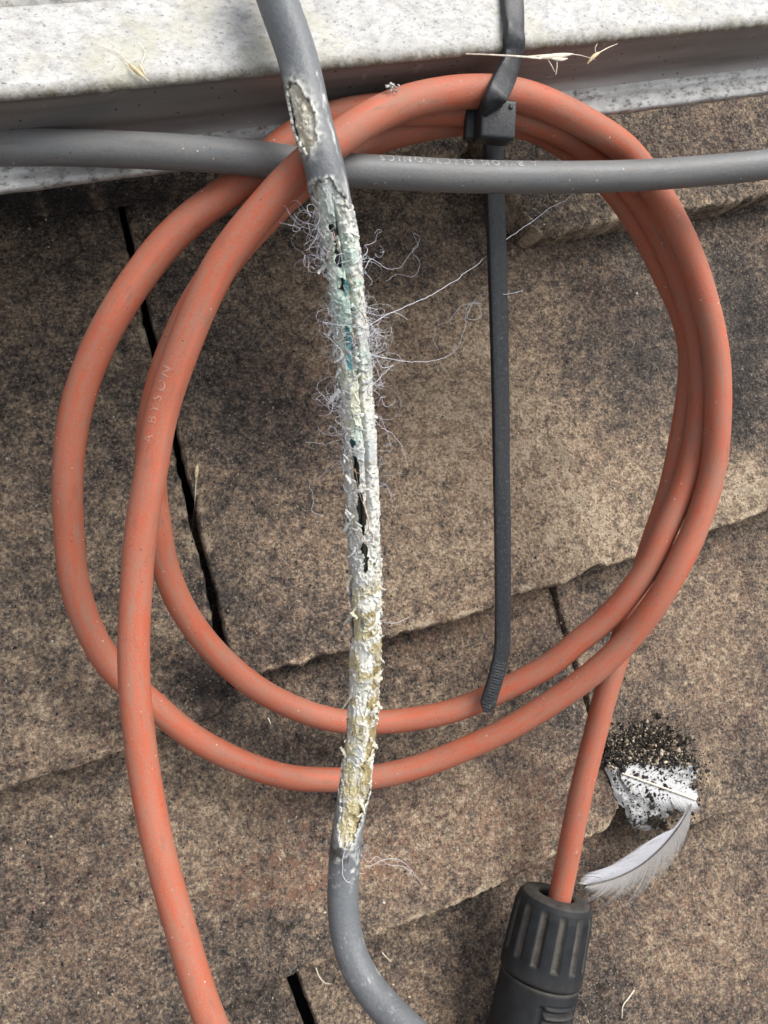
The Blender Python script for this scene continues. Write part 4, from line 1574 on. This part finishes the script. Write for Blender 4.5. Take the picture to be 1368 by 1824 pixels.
def blade(name, pts, wmax, parent, loc, mat, prof=None):
    C = spline([np.asarray(p, float) for p in pts], .0003)
    T = np.gradient(C, axis=0)
    T /= np.linalg.norm(T, axis=1)[:, None]
    n = len(C)
    t = np.linspace(0, 1, n)
    w = wmax * (np.sin(np.clip(t, .02, .98) * math.pi) ** .7 if prof is None else prof(t))
    a = np.cross(T, CAM - C)
    a /= np.linalg.norm(a, axis=1)[:, None]
    b = np.cross(a, T)
    ph = np.arange(8) * math.pi / 4
    V = (C[:, None] + (a[:, None] * np.cos(ph)[None, :, None] + b[:, None] * np.sin(ph)[None, :, None] * .45) * w[:, None, None] * .5).reshape(-1, 3) - loc
    return mesh(name, V, grid_faces(8, n, True), mat, parent)


def husk(label, loc, body, stems, group=None, name='grass_seed'):
    l_ = np.asarray(loc)
    o = thing(name, label, 'grass seed', l_, group)
    for pts, w in body:
        blade('husk', pts, w, o, l_, M_STRAW)
    for pts, w in stems:
        blade('awn', pts, w, o, l_, M_STRAWP, prof=lambda t: 1 - .5 * t)
    return o


HT = H_TOP
husk('golden grass seed husk caught on the frame edge left of the damaged cable', U(245, 125, HT),
     [([U(228, 112, HT + .0006), U(240, 124, HT + .0010), U(258, 139, HT + .0008)], .0007), ([U(247, 112, HT + .0006), U(252, 122, HT + .0012), U(259, 134, HT + .001)], .0005)],
     [([U(230, 113, HT + .0006), U(210, 95, HT + .0003), U(180, 82, HT + .0003)], .00022), ([U(252, 113, HT + .0006), U(258, 90, HT + .0004), U(240, 70, HT + .0003)], .00016),
      ([U(258, 139, HT + .0008), U(266, 144, HT + .0004)], .0002)])
g1 = np.asarray(U(950, 100, HT))
ds = thing('dry_grass', 'pale dry grass stalk with seed heads strung across the tie', 'dry grass', g1)
blade('stalk', [U(830, 96, HT + .0006), U(880, 98, HT + .0024), U(930, 101, HT + .0028), U(965, 104, HT + .0012)], .0004, ds, g1, M_STRAWP, prof=lambda t: .5 + .5 * t)
blade('seed_head', [U(955, 103, HT + .0014), U(990, 100, HT + .0012), U(1022, 96, HT + .0010)], .0009, ds, g1, M_STRAWP)
blade('seed_head', [U(980, 104, HT + .0012), U(1000, 106, HT + .0010), U(1012, 104, HT + .0010)], .0006, ds, g1, M_STRAWP)
for e in ([(975, 104), (983, 118), (988, 128)], [(992, 106), (992, 120), (990, 133)], [(940, 101), (985, 97), (1030, 98), (1060, 106)]):
    blade('awn', [U(x, y, HT + .0008 - .0004 * i) for i, (x, y) in enumerate(e)], .00025, ds, g1, M_STRAWP, prof=lambda t: 1 - .6 * t)
husk('cream grass seed hanging off the frame edge right of the tie', U(1060, 100, HT),
     [([U(1046, 114, HT + .0004), U(1056, 102, HT + .0010), U(1070, 92, HT + .0010)], .0007)],
     [([U(1070, 92, HT + .001), U(1085, 84, HT + .0006), U(1100, 78, HT + .0004)], .0002), ([U(1062, 96, HT + .001), U(1060, 86, HT + .0012), U(1064, 78, HT + .0012)], .00016)])
a_ = on_px(350, 840, .0006)
husk('tiny pale grass seed with long awn beside the dark tile joint', a_,
     [([on_px(351, 828, .0010), on_px(350, 840, .0013), on_px(349, 854, .0010)], .0010)],
     [([on_px(349, 854, .0010), on_px(347, 890, .0012), on_px(343, 930, .0008), on_px(340, 960, .0005)], .0002)])
for (label, pts, w) in (('pale dry stem resting near the bottom tile joint', [(562, 1722), (568, 1738), (578, 1749), (590, 1751)], .00035),
                        ('white wisp with hooked tip on the lowest right tile', [(1128, 1762), (1118, 1776), (1108, 1790), (1106, 1812)], .0005),
                        ('short straw bit on tile left of the bent grey cable end', [(680, 1695), (688, 1704), (696, 1712)], .0003),
                        ('fine pale stem lying below the lower right coil', [(655, 1432), (640, 1424), (626, 1410)], .00022),
                        ('short straw bit between the two lower coils', [(477, 1278), (480, 1284), (482, 1290)], .0004)):
    P3 = [on_px(x, y, .0005) for x, y in pts]
    o = thing('straw_bit', label, 'straw', P3[0])
    blade('stem', P3, w, o, np.asarray(P3[0]), M_STRAWP, prof=lambda t: 1 - .6 * t)
# bits of debris on the frame and tie
d_loc = np.asarray(U(700, 155, .0755))
db = grains('debris_clump', np.array([U(700 + rg.normal(0, 5), 155 + rg.normal(0, 4), .0728 + rg.uniform(0, .0012)) for _ in range(26)]), np.abs(rg.normal(.00022, .0001, 26)),
            np.array([np.array((.42, .40, .37)) * rg.uniform(.4, 1.2) for _ in range(26)]), M_GRAIN, seed=14)
tag(db, 'tiny grey debris clump on top of the orange coil by the frame', 'debris')
